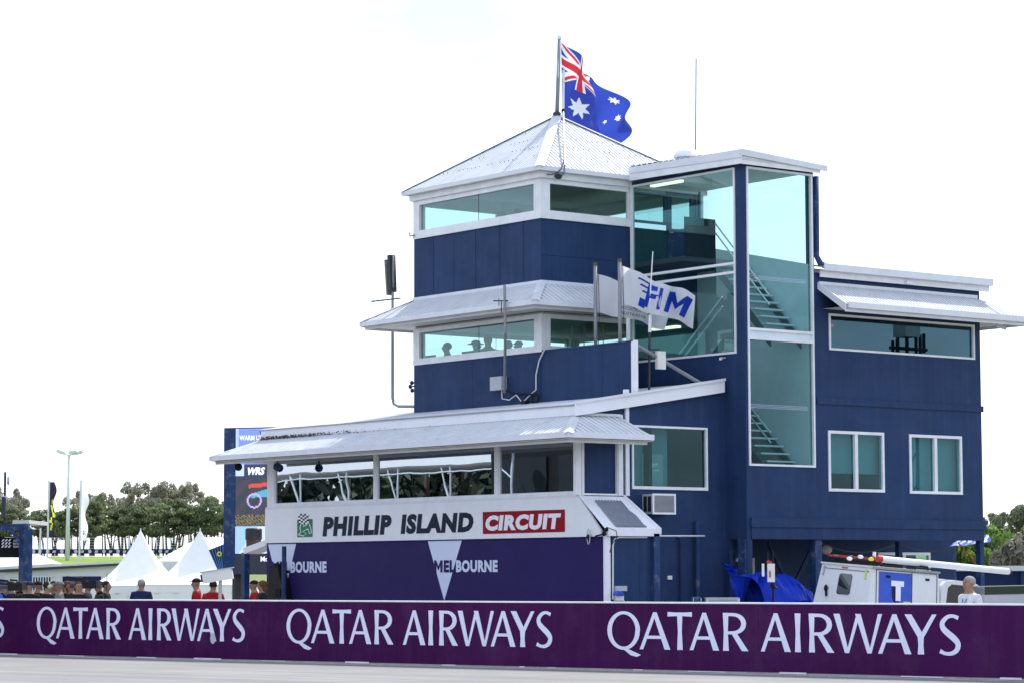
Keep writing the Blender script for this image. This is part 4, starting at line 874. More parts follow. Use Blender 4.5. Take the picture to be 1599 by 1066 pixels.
a2 = thing('panel_antenna', 'weathered panel antenna on a bent grey pipe with yagi aerial at the tower side', 'antenna', onX(646, 632, .1))
yq2 = 2.0
def lx(px, py): return onX(px, py, .3)
MB().tube([lx(650, 634), lx(622, 634), lx(615, 630), lx(613, 620), lx(613, 560), lx(613, 470), lx(614, 430), lx(614, 400)], [.04]*5+[.035, .03, .03], 8).build('pipe', 'pole_grey', a2, smooth=True)
c = lx(609, 400); t_ = lx(607.5, 459)
MB().bar(lx(611, 399), lx(613, 456), .20, .10).build('antenna_panel', 'dark_grey', a2); MB().bar(lx(604.5, 406), lx(608, 461), .15, .07).build('antenna_cover', 'leaf_grey', a2)
MB().tube([lx(580, 471), lx(625, 466)], .018, 6).build('yagi_boom', 'dark_grey', a2)
for k in range(6):
    c = lx(583+k*7.5, 470.7-k*.83); MB().tube([c-FWD*.3, c+FWD*.3], .007, 5).build('yagi_element', 'dark_grey', a2)
MB().ball(lx(612, 485), .06, 8).build('clamp', 'dark_grey', a2)
for i, (x, y) in enumerate(((644, 597), (641.5, 603), (644.5, 609))):
    c = onX(x, y, .5); tag(MB().tube([c, c+Vector((0, -.3, 0))], .02, 6).tube([c+Vector((0, .03, 0)), c], [.06, .05], 10).solo('wall_bracket', 'dark_grey', 'small grey bracket lamp sticking out of the tower flank', 'bracket', 'bracket lamps on the tower flank'), 'small grey bracket lamp sticking out of the tower flank', 'bracket', 'bracket lamps on the tower flank')
b_ = onX(640, 369, -.1); MB().tube([b_+Vector((0, -.2, 0)), b_, b_+Vector((0, 0, .1))], .02, 6).solo('hook', 'pole_grey', 'small grey hook at the end of the upper window sill', 'hook')
def whip(px, y0_, y1_, x, label, r=.012, base=None, name='whip_antenna', mat='box_white', axis=0):
    fn = onX if axis == 0 else onY
    a, b = fn(px[0], y0_, x), fn(px[1], y1_, x); mb = MB().tube([a, a.lerp(b, .4), b], [r*1.6, r, r*.7], 6)
    return mb.solo(name, mat, label, 'antenna')
p = Vector((4.4, 1.2, 11.6)); t_ = onY(1087, 92, 1.2); b_ = onY(1086, 240, 1.2); MB().tube([(b_.x, b_.y, 12.0), b_, t_], [.03, .022, .016], 6).solo('whip_antenna', 'pole_grey', 'tall thin whip antenna rising behind the stair tower roof', 'antenna')
for px, y in ((893, 509), (912, 508), (942, 507)):
    a, b = onX(px, 547, .12), onX(px, y, .12); MB().tube([a, b], [.014, .008], 6).solo('whip_antenna', 'dark_grey', 'short dark whip antenna on the balcony wall before the dark window', 'antenna', 'short whip antennas on the balcony wall')
wm = thing('antenna_mast', 'black and white whip antenna mast with pale panel box standing on the balcony roof edge', 'antenna', onY(1013, 612, Y0+.1))
yy = Y0+.1
MB().tube([onY(1013.5, 611, yy), onY(1014.5, 518, yy)], .03, 8).build('lower_pole', 'dark_grey', wm); MB().tube([onY(1014.5, 519, yy), onY(1015.5, 492, yy)], .038, 8).build('antenna_base', 'pvc_white', wm)
MB().tube([onY(1015.5, 492, yy), onY(1016, 448, yy), onY(1019.5, 393, yy)], [.024, .018, .012], 6).build('rod', 'pvc_white', wm)
MB().tube([onY(1011, 491, yy), onY(1020, 489, yy)], .014, 5).build('radials', 'dark_grey', wm)
a, b = onY(1021, 576, yy), onY(1033.5, 549, yy); MB().box(a.x, b.x, yy-.14, yy-.05, a.z, b.z).build('panel_box', 'box_white', wm)
MB().tube([onY(1013.5, 545, yy), onY(1013.5, 545, yy)+Vector((.25, -.08, 0))], .02, 6).build('bracket', 'dark_grey', wm)
# cable and conduit from the flag mast down over the roof to a lamp on the fascia
cd = thing('roof_conduit', 'dark conduit running from the flag mast down the pyramid roof to a fascia lamp', 'conduit', (1.2, 1.2, 12.5))
c0 = onY(879.5, 178, 2.2); c1 = onY(881.5, 262, -.36); c2 = onY(881, 270, -.36)
MB().tube([c0+UP*.06, c1+UP*.05, c2, onY(876, 275, -.2)], .026, 6).build('conduit', 'pole_grey', cd); MB().tube([c1+Vector((0, 0, .2)), onY(876, 265, -.3), onY(867, 272, -.2), onY(854, 273, -.14)], .012, 6).build('cable', 'dark_grey', cd)
c = onY(872, 276, -.16); MB().ball(c, (.1, .08, .07), 10).build('lamp', 'dark_grey', cd)
MB().tube([c0, onY(880, 110, 2.3)], [.03, .03], 8).build('antenna_tube', 'pole_light', cd); MB().tube([c0+Vector((0, 0, .02)), c0+Vector((0, 0, .12))], .045, 8).build('clamp', 'black_plastic', cd)

# ---- flags ------------------------------------------------------------------
def onview(px, py, P):
    """point on the upright plane through P that faces the camera"""
    d = Vector(ray(px, py)); c = Vector(CAM); return c+d*((Vector(P)-c).dot(FWD)/d.dot(FWD))
def cloth(corners, amp, waves, sag=0., ph=0.):
    def f(u, v):
        p = bil(corners, u, v); w = amp*min(1, u*2.2)*(math.sin(waves*2*math.pi*u+ph+1.3*v)+.40*math.sin(waves*4.7*math.pi*u+ph*2-2.2*v+1.5*v*u))
        return p+FWD*w+UP*(-sag*math.sin(math.pi*u)+.07*min(1, u*2)*math.sin(waves*2*math.pi*u+ph+.6))
    return f
def printed(parent, f, nu, nv, colf, name='cloth', mat='cloth_print', smooth=True):
    off = WL.get(parent.name, Vector()) if parent is not None else Vector()
    vs = [f(i/nu, j/nv)-off for j in range(nv+1) for i in range(nu+1)]; n = nu+1
    fs = [(j*n+i, j*n+i+1, (j+1)*n+i+1, (j+1)*n+i) for j in range(nv) for i in range(nu)]
    me = bpy.data.meshes.new(name); me.from_pydata(vs, [], fs); me.materials.append(MATS[mat])
    at = me.color_attributes.new('print', 'FLOAT_COLOR', 'CORNER'); cols = np.ones((len(fs)*4, 4), np.float32)
    for j in range(nv):
        for i in range(nu): cols[(j*nu+i)*4:(j*nu+i)*4+4, :3] = colf((i+.5)/nu, (j+.5)/nv)
    at.data.foreach_set('color', cols.ravel())
    if smooth: me.polygons.foreach_set('use_smooth', [True]*len(fs))
    o = bpy.data.objects.new(name, me); return link(o, parent)
FB, FW, FR = (.030, .060, .40), (.80, .81, .85), (.62, .03, .05)
def star(u, v, cu, cv, r, n, asp=2.):
    x, y = (u-cu)*asp, v-cv; d = math.hypot(x, y)
    if d > r: return False
    a = (math.atan2(x, y) % (2*math.pi/n))-math.pi/n; inner = r*.45
    # straight star edges between outer and inner radius
    h = math.pi/n; k = abs(abs(a)-0); t = 1-k/h        # 0 at point, 1 at notch
    lim = inner*r*math.sin(h)/(r*math.sin(k if k > 1e-6 else 1e-6)+inner*math.sin(h-k)) if True else r
    return d < inner*r*math.sin(h)/(inner*math.sin(k)+r*math.sin(h-k)+1e-9)
def aus(u, v):
    if u < .5 and v > .5:
        x, y = u*2, (v-.5)*2
        if abs(x-.5) < .05 or abs(y-.5) < .10: return FR
        if abs(x-.5) < .085 or abs(y-.5) < .17: return FW
        for s_ in (1, -1):
            d = ((x-.5)*s_*1.0-(y-.5))/math.sqrt(2)
            side = 1 if (x-.5) > 0 else -1
            if abs(d+side*.035*s_) < .035: return FR
            if abs(d) < .10: return FW
        return FB
    if star(u, v, .25, .25, .17, 7): return FW
    for cu, cv, r, n in ((.75, .833, .075, 7), (.625, .5625, .075, 7), (.861, .63, .075, 7), (.75, .167, .075, 7), (.8, .45, .045, 5)):
        if star(u, v, cu, cv, r, n): return FW
    return FB
PB = Vector((2.625, 2.625, 13.4))
fl = thing('national_flag', 'blue flag with white stars and red crosses flying over the pyramid roof', 'flag', PB)
MB().tube([PB, onview(873.5, 62, PB)], [.055, .045], 10).build('flagpole', 'pole_grey', fl, smooth=True); MB().tube([onview(873.5, 62, PB), onview(873.5, 57, PB)], .05, 8).build('pole_cap', 'pole_light', fl)
WD_ = Vector((math.cos(SUN_AZ), math.sin(SUN_AZ), 0)); WN_ = Vector((-WD_.y, WD_.x, 0)); PE = PB+WD_*3.7     # the wind blows the cloth back, away from the track
C_ = [onview(878, 181, PB+WD_*.08), onview(959, 226, PE), onview(979, 178, PE), onview(876, 66, PB+WD_*.08)]
def fa2(u, v):
    w = min(1, u*2.5); return bil(C_, u, v)+WN_*w*(.26*math.sin(9.5*u+2.6*v+.4)+.12*math.sin(19*u-5*v))+UP*(.05*w*math.sin(11*u+.8)+.12*math.sin(math.pi*u)*(v-.4))
printed(fl, fa2, 200, 104, aus)
MB().tube([onview(871.5, 66, PB), onview(871.5, 110, PB)-FWD*.05, onview(872, 168, PB)], .012, 5).build('halyard', 'box_white', fl)

def pole_flag(px, ytop, corners, name, label, colf, ph, nu=60, nv=30, x=.16):
    b, t = onX(px, 556, x), onX(px, ytop, x)
    o_ = thing(name, label, 'flag', (b.x, b.y, 6.3))
    MB().tube([(t.x, t.y, 6.3), t], .045, 10).build('flagpole', 'pole_grey', o_, smooth=True); MB().tube([t, t+UP*.07], .05, 10).build('pole_cap', 'bark', o_)
    k = t+RIGHT*.09
    MB().tube([t+RIGHT*.07, t+RIGHT*.09-UP*1.1, t+RIGHT*.06-UP*2.0], .008, 5).build('halyard', 'dark_grey', o_)
    f = cloth([onview(*q_, k) for q_ in corners], .34, 1.3, 0, ph); printed(o_, f, nu, nv, colf); return o_, f
def bend_text(parent, f, s, u0, u1, v0, v1, mat, bold=.03, shear=0., off=-.012, name='lettering'):
    v, fs = text2d(s, bold, shear, 1.15); bm = bmesh.new(); vv = [bm.verts.new((a, b, 0)) for a, b in v]
    for q_ in fs:
        try: bm.faces.new([vv[i] for i in q_])
        except ValueError: pass
    bmesh.ops.triangulate(bm, faces=bm.faces)
    for _ in range(2): bmesh.ops.subdivide_edges(bm, edges=[e for e in bm.edges if e.calc_length() > .05], cuts=1)
    bm.verts.index_update(); mb = MB(); mb.add([f(u0+(u1-u0)*q_.co.x, v0+(v1-v0)*q_.co.y)+FWD*off for q_ in bm.verts], [tuple(w_.index for w_ in fc.verts) for fc in bm.faces]); bm.free()
    return mb.build(name, mat, parent, recalc=False)
def strip(parent, f, pts, mat, off=-.012, name='stripe', nu=8):
    """quadrilateral in flag coordinates, bent with the cloth"""
    mb = MB(); vs = []
    for j in range(3):
        for i in range(nu+1):
            q_ = bil([Vector((*p, 0)) for p in pts], i/nu, j/2); vs.append(f(q_.x, q_.y)+FWD*off)
    n = nu+1; mb.add(vs, [(j*n+i, j*n+i+1, (j+1)*n+i+1, (j+1)*n+i) for j in range(2) for i in range(nu)]); return mb.build(name, mat, parent, recalc=False)
wf = (.80, .80, .85)
f1, c1 = pole_flag(967.5, 409, [(971, 474), (1083, 511), (1085, 462), (971, 415)], 'white_flag', 'white flag with large blue slanted letters on the pole by the balcony end', lambda u, v: wf, .9)
mk('fim_blue', (.008, .045, .36), .7)
bend_text(f1, c1, 'FI', .30, .575, .16, .84, 'fim_blue', .035, .3)
def m_piece(pts):     # slanted bold M, in flag coordinates
    return [(.575+.30*x+.10*y, .16+.68*y) for x, y in pts]
for q_ in ([(0, 0), (.25, 0), (.25, 1), (0, 1)], [(.75, 0), (1, 0), (1, 1), (.75, 1)]): strip(f1, c1, m_piece(q_), 'fim_blue', name='lettering')
strip(f1, c1, m_piece([(.25, .58), (.5, .20), (.5, .52), (.25, 1)]), 'fim_blue', -.0125, name='lettering'); strip(f1, c1, m_piece([(.5, .20), (.75, .58), (.75, 1), (.5, .52)]), 'fim_blue', -.0125, name='lettering')
for (a, b, c, h) in ((.21, .80, .36, .055), (.24, .66, .42, .055), (.27, .52, .47, .055)):
    strip(f1, c1, [(a, b), (c, b+.02), (c+.04, b+.02+h), (a+.02, b+h)], 'fim_blue')
strip(f1, c1, [(.225, .10), (.31, .10), (.335, .34), (.25, .34)], 'fim_blue')
f2, c2 = pole_flag(929.5, 415, [(933, 487), (1036, 513), (1052, 462), (933, 428)], 'white_flag', 'white flag with small grey lettering and green corner on the pole nearer the tower window', lambda u, v: (.02, .16, .07) if (v < .45+.3*(u-.5) and .50 < u < .68 and v > .30-.5*(u-.6)) else ((.55, .42, .03) if (.42 < u < .52 and .36 < v < .5) else wf), 2.2, 80, 40, x=.30)
bend_text(f2, c2, 'MOTORCYCLING', .33, .72, .24, .33, 'cloth_grey', .01, .2); bend_text(f2, c2, 'AUSTRALIA', .33, .72, .09, .18, 'cloth_grey', .01, .2)

# ================================================================== people
def skin_body(name, J, E, regions):
    """one continuous skinned body; J name -> (pos, rx, ry); E edges; regions: joint name pairs -> material slot"""
    names = list(J); me = bpy.data.meshes.new(name); me.from_pydata([J[k][0] for k in names], [(names.index(a), names.index(b)) for a, b in E], [])
    o = bpy.data.objects.new(name, me); COL.objects.link(o); sk = o.modifiers.new('s', 'SKIN'); sk.use_smooth_shade = True
    if not me.skin_vertices: me.skin_vertices.new() if hasattr(me.skin_vertices, 'new') else None
    for i, k in enumerate(names):
        sv = me.skin_vertices[0].data[i]; sv.radius = (J[k][1], J[k][2]); sv.use_root = (k == 'pelvis')
    ss = o.modifiers.new('b', 'SUBSURF'); ss.levels = 2; ss.render_levels = 2
    dg = bpy.context.evaluated_depsgraph_get(); dg.update(); out = bpy.data.meshes.new_from_object(o.evaluated_get(dg)); bpy.data.objects.remove(o)
    segs = [(np.array(J[a][0]), np.array(J[b][0]), regions.get((a, b), regions.get(b, 1))) for a, b in E]
    out.materials.clear()
    for _ in range(4): out.materials.append(None)
    for p in out.polygons:
        c = np.array(p.center); best = 1e9; r = 1
        for a, b, g in segs:
            ab = b-a; t = max(0, min(1, (c-a).dot(ab)/ab.dot(ab))); d = np.linalg.norm(c-a-ab*t)
            if d < best: best, r = d, g
        p.material_index = r; p.use_smooth = True
    return out
SK = 0; SH = 1; TR = 2; BT = 3
def human(pose):
    J = dict(pelvis=((0, 0, .96), .15, .11), belly=((0, -.01, 1.12), .145, .11), chest=((0, 0, 1.31), .19, .14), neck0=((0, .01, 1.455), .125, .095), neck1=((0, 0, 1.52), .062, .064), jaw=((0, -.025, 1.575), .078, .088), head=((0, -.012, 1.655), .092, .108), crown=((0, 0, 1.725), .072, .086))
    E = [('pelvis', 'belly'), ('belly', 'chest'), ('chest', 'neck0'), ('neck0', 'neck1'), ('neck1', 'jaw'), ('jaw', 'head'), ('head', 'crown')]
    for s, n in ((-1, 'l'), (1, 'r')):
        up = pose == 'camera' and n == 'r'; mid = pose in ('camera', 'hold') and not up or pose == 'hold'
        J['sh'+n] = ((s*.195, .01, 1.385), .082, .08)
        if up: J['el'+n] = ((s*.32, -.16, 1.28), .046, .046); J['wr'+n] = ((s*.22, -.34, 1.47), .034, .03); J['ha'+n] = ((s*.17, -.40, 1.52), .042, .03)
        elif mid: J['el'+n] = ((s*.26, -.06, 1.13), .046, .046); J['wr'+n] = ((s*.12, -.27, 1.20), .034, .03); J['ha'+n] = ((s*.06, -.32, 1.23), .042, .03)
        else: J['el'+n] = ((s*.245, .04, 1.12), .046, .046); J['wr'+n] = ((s*.25, -.05, .87), .032, .028); J['ha'+n] = ((s*.25, -.08, .79), .025, .042)
        J['slv'+n] = (tuple(J['sh'+n][0][i]*.35+J['el'+n][0][i]*.65 for i in range(3)), .056, .056)
        J['hip'+n] = ((s*.095, 0, .90), .105, .105); J['kn'+n] = ((s*.10, -.02, .50), .062, .065); J['an'+n] = ((s*.105, .02, .10), .043, .045); J['to'+n] = ((s*.115, -.15, .045), .045, .035)
        E += [('chest', 'sh'+n), ('sh'+n, 'slv'+n), ('slv'+n, 'el'+n), ('el'+n, 'wr'+n), ('wr'+n, 'ha'+n), ('pelvis', 'hip'+n), ('hip'+n, 'kn'+n), ('kn'+n, 'an'+n), ('an'+n, 'to'+n)]
    reg = {}
    for n in 'lr': reg.update({'sh'+n: SH, 'slv'+n: SH, 'el'+n: SK if pose == 'tee' else SH, 'wr'+n: SK if pose == 'tee' else SH, 'ha'+n: SK, 'hip'+n: TR, 'kn'+n: TR, 'an'+n: TR, 'to'+n: BT})
    reg.update(belly=SH, chest=SH, neck0=SH, neck1=SK, jaw=SK, head=SK, crown=SK)
    me = skin_body('body_'+pose, J, E, reg)
    # face and fingers added to the same mesh
    b = bmesh.new(); b.from_mesh(me); mb = MB()
    mb.add([(0, -.115, 1.655), (-.018, -.10, 1.60), (.018, -.10, 1.60), (0, -.135, 1.612), (0, -.09, 1.59)], [(0, 1, 3), (0, 3, 2), (1, 4, 3), (3, 4, 2), (0, 2, 4, 1)])
    for s in (-1, 1): mb.ball((s*.082, .005, 1.635), (.014, .024, .036), 8); mb.ball((s*.032, -.098, 1.652), (.014, .01, .009), 6, 3)
    mb.ball((0, -.100, 1.572), (.026, .012, .010), 8)
    for s, n in ((-1, 'l'), (1, 'r')):
        h, w_ = Vector(J['ha'+n][0]), Vector(J['wr'+n][0]); d = (h-w_).normalized(); sd = d.cross(Vector((s, 0, .3))).normalized(); nn = sd.cross(d)
        for k in range(4):
            l = (.075, .085, .08, .062)[k]; p = h+sd*(.012*(k-1.5)*1.8)+d*.02; mb.tube([p, p+d*l*.55, p+d*l*.85+nn*.02], [.010, .009, .007], 6)
        p = h+sd*.03-d*.02; mb.tube([p, p+sd*.025+d*.02, p+sd*.03+d*.05], [.011, .010, .008], 6)
    vv = [b.verts.new(v) for v in mb.v]
    for f_, m_ in zip(mb.f, mb.m): q_ = b.faces.new([vv[i] for i in f_]); q_.smooth = True; q_.material_index = m_
    b.to_mesh(me); b.free(); return me
BOD = {k: human(k) for k in ('stand', 'tee', 'camera', 'hold')}
def hair_mesh(kind):
    mb = MB()
    if kind == 'short':
        mb.ball((0, .012, 1.672), (.094, .105, .098), 14); mb.v = [Vector((v.x, v.y if not (v.y < -.03 and v.z < 1.70) else -.03+(v.y+.03)*.25, max(v.z, 1.60+max(0, -v.y)*1.1))) for v in mb.v]
    elif kind == 'long':
        mb.ball((0, .02, 1.66), (.105, .12, .11), 14); mb.ball((0, .06, 1.54), (.11, .08, .14), 12)
    elif kind == 'cap':
        mb.ball((0, .0, 1.685), (.098, .112, .088), 14); mb.v = [Vector((v.x, v.y, max(v.z, 1.672))) for v in mb.v]
        mb.add([(-.075, -.08, 1.685), (.075, -.08, 1.685), (.06, -.19, 1.672), (-.06, -.19, 1.672), (-.075, -.08, 1.70), (.075, -.08, 1.70), (.06, -.19, 1.684), (-.06, -.19, 1.684)], [(0, 1, 2, 3), (4, 5, 6, 7), (0, 1, 5, 4), (1, 2, 6, 5), (2, 3, 7, 6), (3, 0, 4, 7)])
    elif kind == 'hat':
        mb.ball((0, 0, 1.69), (.10, .115, .09), 14); mb.v = [Vector((v.x, v.y, max(v.z, 1.675))) for v in mb.v]; mb.tube([(0, 0, 1.675), (0, 0, 1.69)], [.19, .17], 16)
    elif kind == 'hood':
        mb.ball((0, .03, 1.66), (.125, .13, .14), 14); mb.ball((0, .05, 1.50), (.14, .11, .10), 12)
    elif kind == 'headset':
        for s in (-1, 1): mb.tube([(s*.075, 0, 1.64), (s*.115, 0, 1.64)], [.05, .045], 12)
        mb.tube([(.1*math.cos(a), 0, 1.655+.105*math.sin(a)) for a in np.linspace(0, math.pi, 12)], .012, 6)
    return mb.mesh('hair', 'hair_dark', smooth=True)
HM = {k: hair_mesh(k) for k in ('short', 'long', 'cap', 'hat', 'hood', 'headset')}
def person(loc, face, label, pose='stand', shirt='cloth_black', trousers='cloth_denim', hair=('short', 'hair_dark'), extra=(), sc=1., group=None):
    """face: compass angle (world XY) the person looks towards"""
    o = bpy.data.objects.new('person', BOD[pose]); COL.objects.link(o); o.location = loc; o.rotation_euler = (0, 0, face+math.pi/2); o.scale = (sc*1.08, sc*1.08, sc)
    for i, m in enumerate(('skin', shirt, trousers, 'black_plastic')):
        o.material_slots[i].link = 'OBJECT'; o.material_slots[i].material = MATS[m]
    tag(o, label, 'person', group)
    for k, m in (hair,)+tuple(extra):
        h = bpy.data.objects.new({'short': 'hair', 'long': 'hair', 'cap': 'cap', 'hat': 'hat', 'hood': 'hood', 'headset': 'headset'}[k], HM[k]); COL.objects.link(h); h.parent = o
        h.material_slots[0].link = 'OBJECT'; h.material_slots[0].material = MATS[m]
    return o
LEFT, AWAY, NEAR, RGT = YAW+math.pi/2, YAW, YAW+math.pi, YAW-math.pi/2
def crowd(px, ytop, dep, face, label, **k):
    z = zat(ytop, dep); sc = z/1.79; sc_ = max(.9, min(1.08, sc)); p = atd(px, dep, 0.); return person((p.x, p.y, 0 if sc_ == sc else 0), face, label, sc=sc_, **k)
man = crowd(1513, 898.5, 45.2, YAW+math.pi/2+.5, 'grey haired man in white T-shirt with blue lanyard walking behind the barrier', pose='tee', shirt='cloth_white', hair=('short', 'hair_grey'))
ly = MB().tube([(-.075, .045, 1.47), (-.07, -.05, 1.44), (-.03, -.135, 1.28), (0, -.15, 1.16)], .008, 5).tube([(.075, .045, 1.47), (.07, -.05, 1.44), (.03, -.135, 1.28), (0, -.15, 1.16)], .008, 5).mesh('lanyard', 'van_blue')
l_ = bpy.data.objects.new('lanyard', ly); COL.objects.link(l_); l_.parent = man
crowd(221, 900, 64, AWAY, 'person in navy jacket with red back print seen from behind before the tents', shirt='cloth_navy', hair=('short', 'hair_grey'))
crowd(307, 899, 62, LEFT, 'person in dark red shirt and black cap facing left beside the broadcast camera', shirt='cloth_red', hair=('cap', 'cloth_black'))
crowd(333, 903, 63, AWAY, 'person in dark red shirt behind the broadcast camera', shirt='cloth_red', pose='hold', hair=('short', 'hair_dark'))
crowd(397, 906, 62, LEFT, 'person in red top and black cap beside the navy post', shirt='cloth_red', hair=('cap', 'cloth_black'))
crowd(409, 907, 61, LEFT+.3, 'person with long dark hair and black jacket by the purple banner', shirt='cloth_black', hair=('long', 'hair_brown'))
crowd(155, 904, 59.5, LEFT+.2, 'camera operator in black with green headset shouldering a video camera', pose='camera', shirt='cloth_black', hair=('cap', 'cloth_black'), extra=(('headset', 'headset_green'),))
crowd(123, 907, 59, NEAR+.4, 'bearded person in black and white jacket between the camera operators', shirt='cloth_black', pose='hold', hair=('short', 'hair_brown'))
crowd(93, 907, 60.5, LEFT, 'person in grey peaked cap and dark patterned shirt', shirt='cloth_grey', pose='hold', hair=('cap', 'cloth_grey'))
crowd(75, 906, 59.5, RGT+.6, 'person in black jacket with green headset seen from behind', shirt='cloth_black', hair=('short', 'hair_dark'), extra=(('headset', 'headset_green'),))
crowd(46, 909, 60, AWAY+.4, 'person in dark navy cap and black jacket near the gantry post', shirt='cloth_black', hair=('cap', 'cloth_navy'))
crowd(29, 912, 61, LEFT, 'camera operator in dark shirt aiming a long lens past the gantry', pose='camera', shirt='cloth_black', hair=('short', 'hair_dark'))
crowd(17, 919, 61, LEFT+.3, 'person in navy top and black cap crouching low behind the barrier', shirt='cloth_navy', hair=('cap', 'cloth_black'))
crowd(3, 920, 61, LEFT, 'person in blue top at the end of the camera crew', shirt='van_blue', hair=('cap', 'cloth_navy'))
crowd(104, 911, 62, LEFT, 'person with tied brown hair behind the camera crew', shirt='cloth_black', hair=('long', 'hair_brown'))
for px, yt, dp, fc_, lb, sh, hr in ((60, 912, 62.5, AWAY, 'person in dark cap between the gantry post and the headset wearer', 'cloth_black', ('cap', 'cloth_black')), (112, 914, 61, LEFT, 'short person in black top beside the bearded crew member', 'cloth_black', ('short', 'hair_dark')), (137, 913, 61.5, RGT, 'person in navy top under the raised video camera', 'cloth_navy', ('short', 'hair_brown')), (9, 917, 62, AWAY, 'person in grey hood at the end of the camera crew', 'cloth_grey', ('hood', 'cloth_grey')), (38, 917, 62.5, LEFT, 'person in white shirt crouched by the long lens', 'cloth_white', ('short', 'hair_brown')), (166, 916, 61, RGT, 'person in black jacket behind the green headset operator', 'cloth_black', ('short', 'hair_dark')), (84, 915, 62, NEAR, 'person in dark jacket behind the grey cap', 'cloth_navy', ('short', 'hair_dark'))):
    crowd(px, yt, dp, fc_, lb, shirt=sh, hair=hr, pose='hold')
# watchers inside the tower
for px, yt, X_, fl_, fc, sh, hr, lb in ((807, 319, 1.6, 9.05, 'L', 'cloth_grey', ('short', 'hair_dark'), 'person standing tallest in the top tower room behind the glass'), (781, 331, 1.2, 9.05, 'L', 'cloth_black', ('hood', 'cloth_grey'), 'hooded person leaning at the top tower room window'), (698, 533, .9, 5.85, 'L', 'cloth_navy', ('short', 'hair_dark'), 'lone person near the left post of the lower tower room'), (743, 528, 1.9, 5.85, 'R', 'cloth_black', ('hat', 'cloth_black'), 'person in brimmed hat in the lower tower room'), (762, 521, 1.2, 5.85, 'A', 'cloth_grey', ('short', 'hair_dark'), 'broad person in pale shirt seen from behind in lower tower room'), (794, 530, 1.6, 5.85, 'A', 'cloth_grey', ('short', 'hair_dark'), 'person half hidden by the aerial mast in the lower tower room'), (810, 531, 1.3, 5.85, 'L', 'cloth_black', ('cap', 'cloth_black'), 'person in peaked cap by the corner post of the lower tower room')):
    p = onX(px, yt, X_); sc = max(.86, min(1.1, (p.z-fl_)/1.79)); person((p.x, p.y, fl_), {'L': LEFT, 'R': RGT, 'A': AWAY}[fc], lb, shirt=sh, hair=hr, sc=sc, pose='hold' if fc == 'A' else 'stand')
p = onY(953, 336, 1.0); person((p.x, p.y, 9.05), LEFT, 'person glimpsed low behind the right hand window of the top room', shirt='cloth_navy', hair=('short', 'hair_dark'), sc=.9)
# bottles on the desk behind the glass
dk = MB().box(.35, .75, .3, YT-.3, 10.36, 10.40); dk = thing('desk', 'narrow desk along the top room window', 'desk', (.5, 2.5, 9.05)); MB().box(.3, .75, .35, YT-.35, 10.33, 10.37).build('desk_top', 'interior_dark', dk)
for y_ in (.4, YT-.4): MB().box(.5, .56, y_-.03, y_+.03, 9.05, 10.33).build('leg', 'interior_dark', dk)
for px, h, nm, lb in ((691.5, .22, 'bottle', 'clear plastic water bottle on the desk in the top room'), (751, .16, 'microphone', 'small desk microphone in the top room')):
    p = onX(px, 350, .45); MB().tube([(p.x, p.y, 10.37), (p.x, p.y, 10.37+h*.7), (p.x, p.y, 10.37+h*.8), (p.x, p.y, 10.37+h)], [.035, .035, .012, .014], 8).solo(nm, 'interior_teal', lb, nm)

for k, (px, w_, h_, nm, lb) in enumerate(((710, .16, .07, 'binoculars', 'dark binoculars lying on the top room desk'), (722, .09, .10, 'cup', 'dark paper cup on the top room desk'), (729, .10, .11, 'radio', 'small black handheld radio on the top room desk'))):
    p = onX(px, 350, .45); MB().tube([(p.x, p.y-w_/2, 10.37+h_*.5), (p.x, p.y+w_/2, 10.37+h_*.5)], h_*.5, 8).box(p.x-.03, p.x+.03, p.y-w_/4, p.y+w_/4, 10.37, 10.37+h_).solo(nm, 'black_plastic', lb, nm)
dk2 = thing('desk', 'narrow desk with monitors along the lower tower room window', 'desk', (.5, 2.5, 5.85)); MB().box(.3, .8, .35, YT-.35, 7.02, 7.06).build('desk_top', 'interior_dark', dk2)
for y_ in (.4, YT-.4): MB().box(.5, .56, y_-.03, y_+.03, 5.85, 7.02).build('leg', 'interior_dark', dk2)
for px, nm, lb in ((672, 'monitor', 'dark monitor by the left post of the lower tower room'), (730, 'monitor', 'flat monitor before the brimmed hat person')):
    p = onX(px, 545, .6); MB().box(p.x-.02, p.x+.02, p.y-.22, p.y+.22, 7.10, 7.36).box(p.x-.015, p.x+.015, p.y-.03, p.y+.03, 7.06, 7.10).solo(nm, 'black_plastic', lb, nm)

# ================================================================== broadcast gear, crates
def tripod(o_, p, h, r=.35):
    for k in range(3):
        a = 2.1*k+.4; MB().tube([(p.x, p.y, h), (p.x+r*math.cos(a), p.y+r*math.sin(a), 0)], .02, 6).build('leg', 'black_plastic', o_)
bc = thing('broadcast_camera', 'pale grey boxed broadcast camera with hood on a tripod before the tents', 'camera', atd(343, 61))
c = atd(338, 61, zat(897, 61)); MB().bar(c-RIGHT*.3-UP*.05, c+RIGHT*.36+UP*.06, .26, .24).build('camera_body', 'box_white', bc); MB().bar(c-RIGHT*.34-UP*.06, c-RIGHT*.29-UP*.05, .2, .17).build('lens_window', 'black_plastic', bc); MB().bar(c-RIGHT*.36+UP*.075, c+RIGHT*.38+UP*.19, .30, .02).build('hood', 'grey_box', bc)
pp = atd(344, 61); MB().tube([(pp.x, pp.y, .5), (pp.x, pp.y, c.z-.1)], .04, 8).build('column', 'grey_box', bc); tripod(bc, pp, .6)
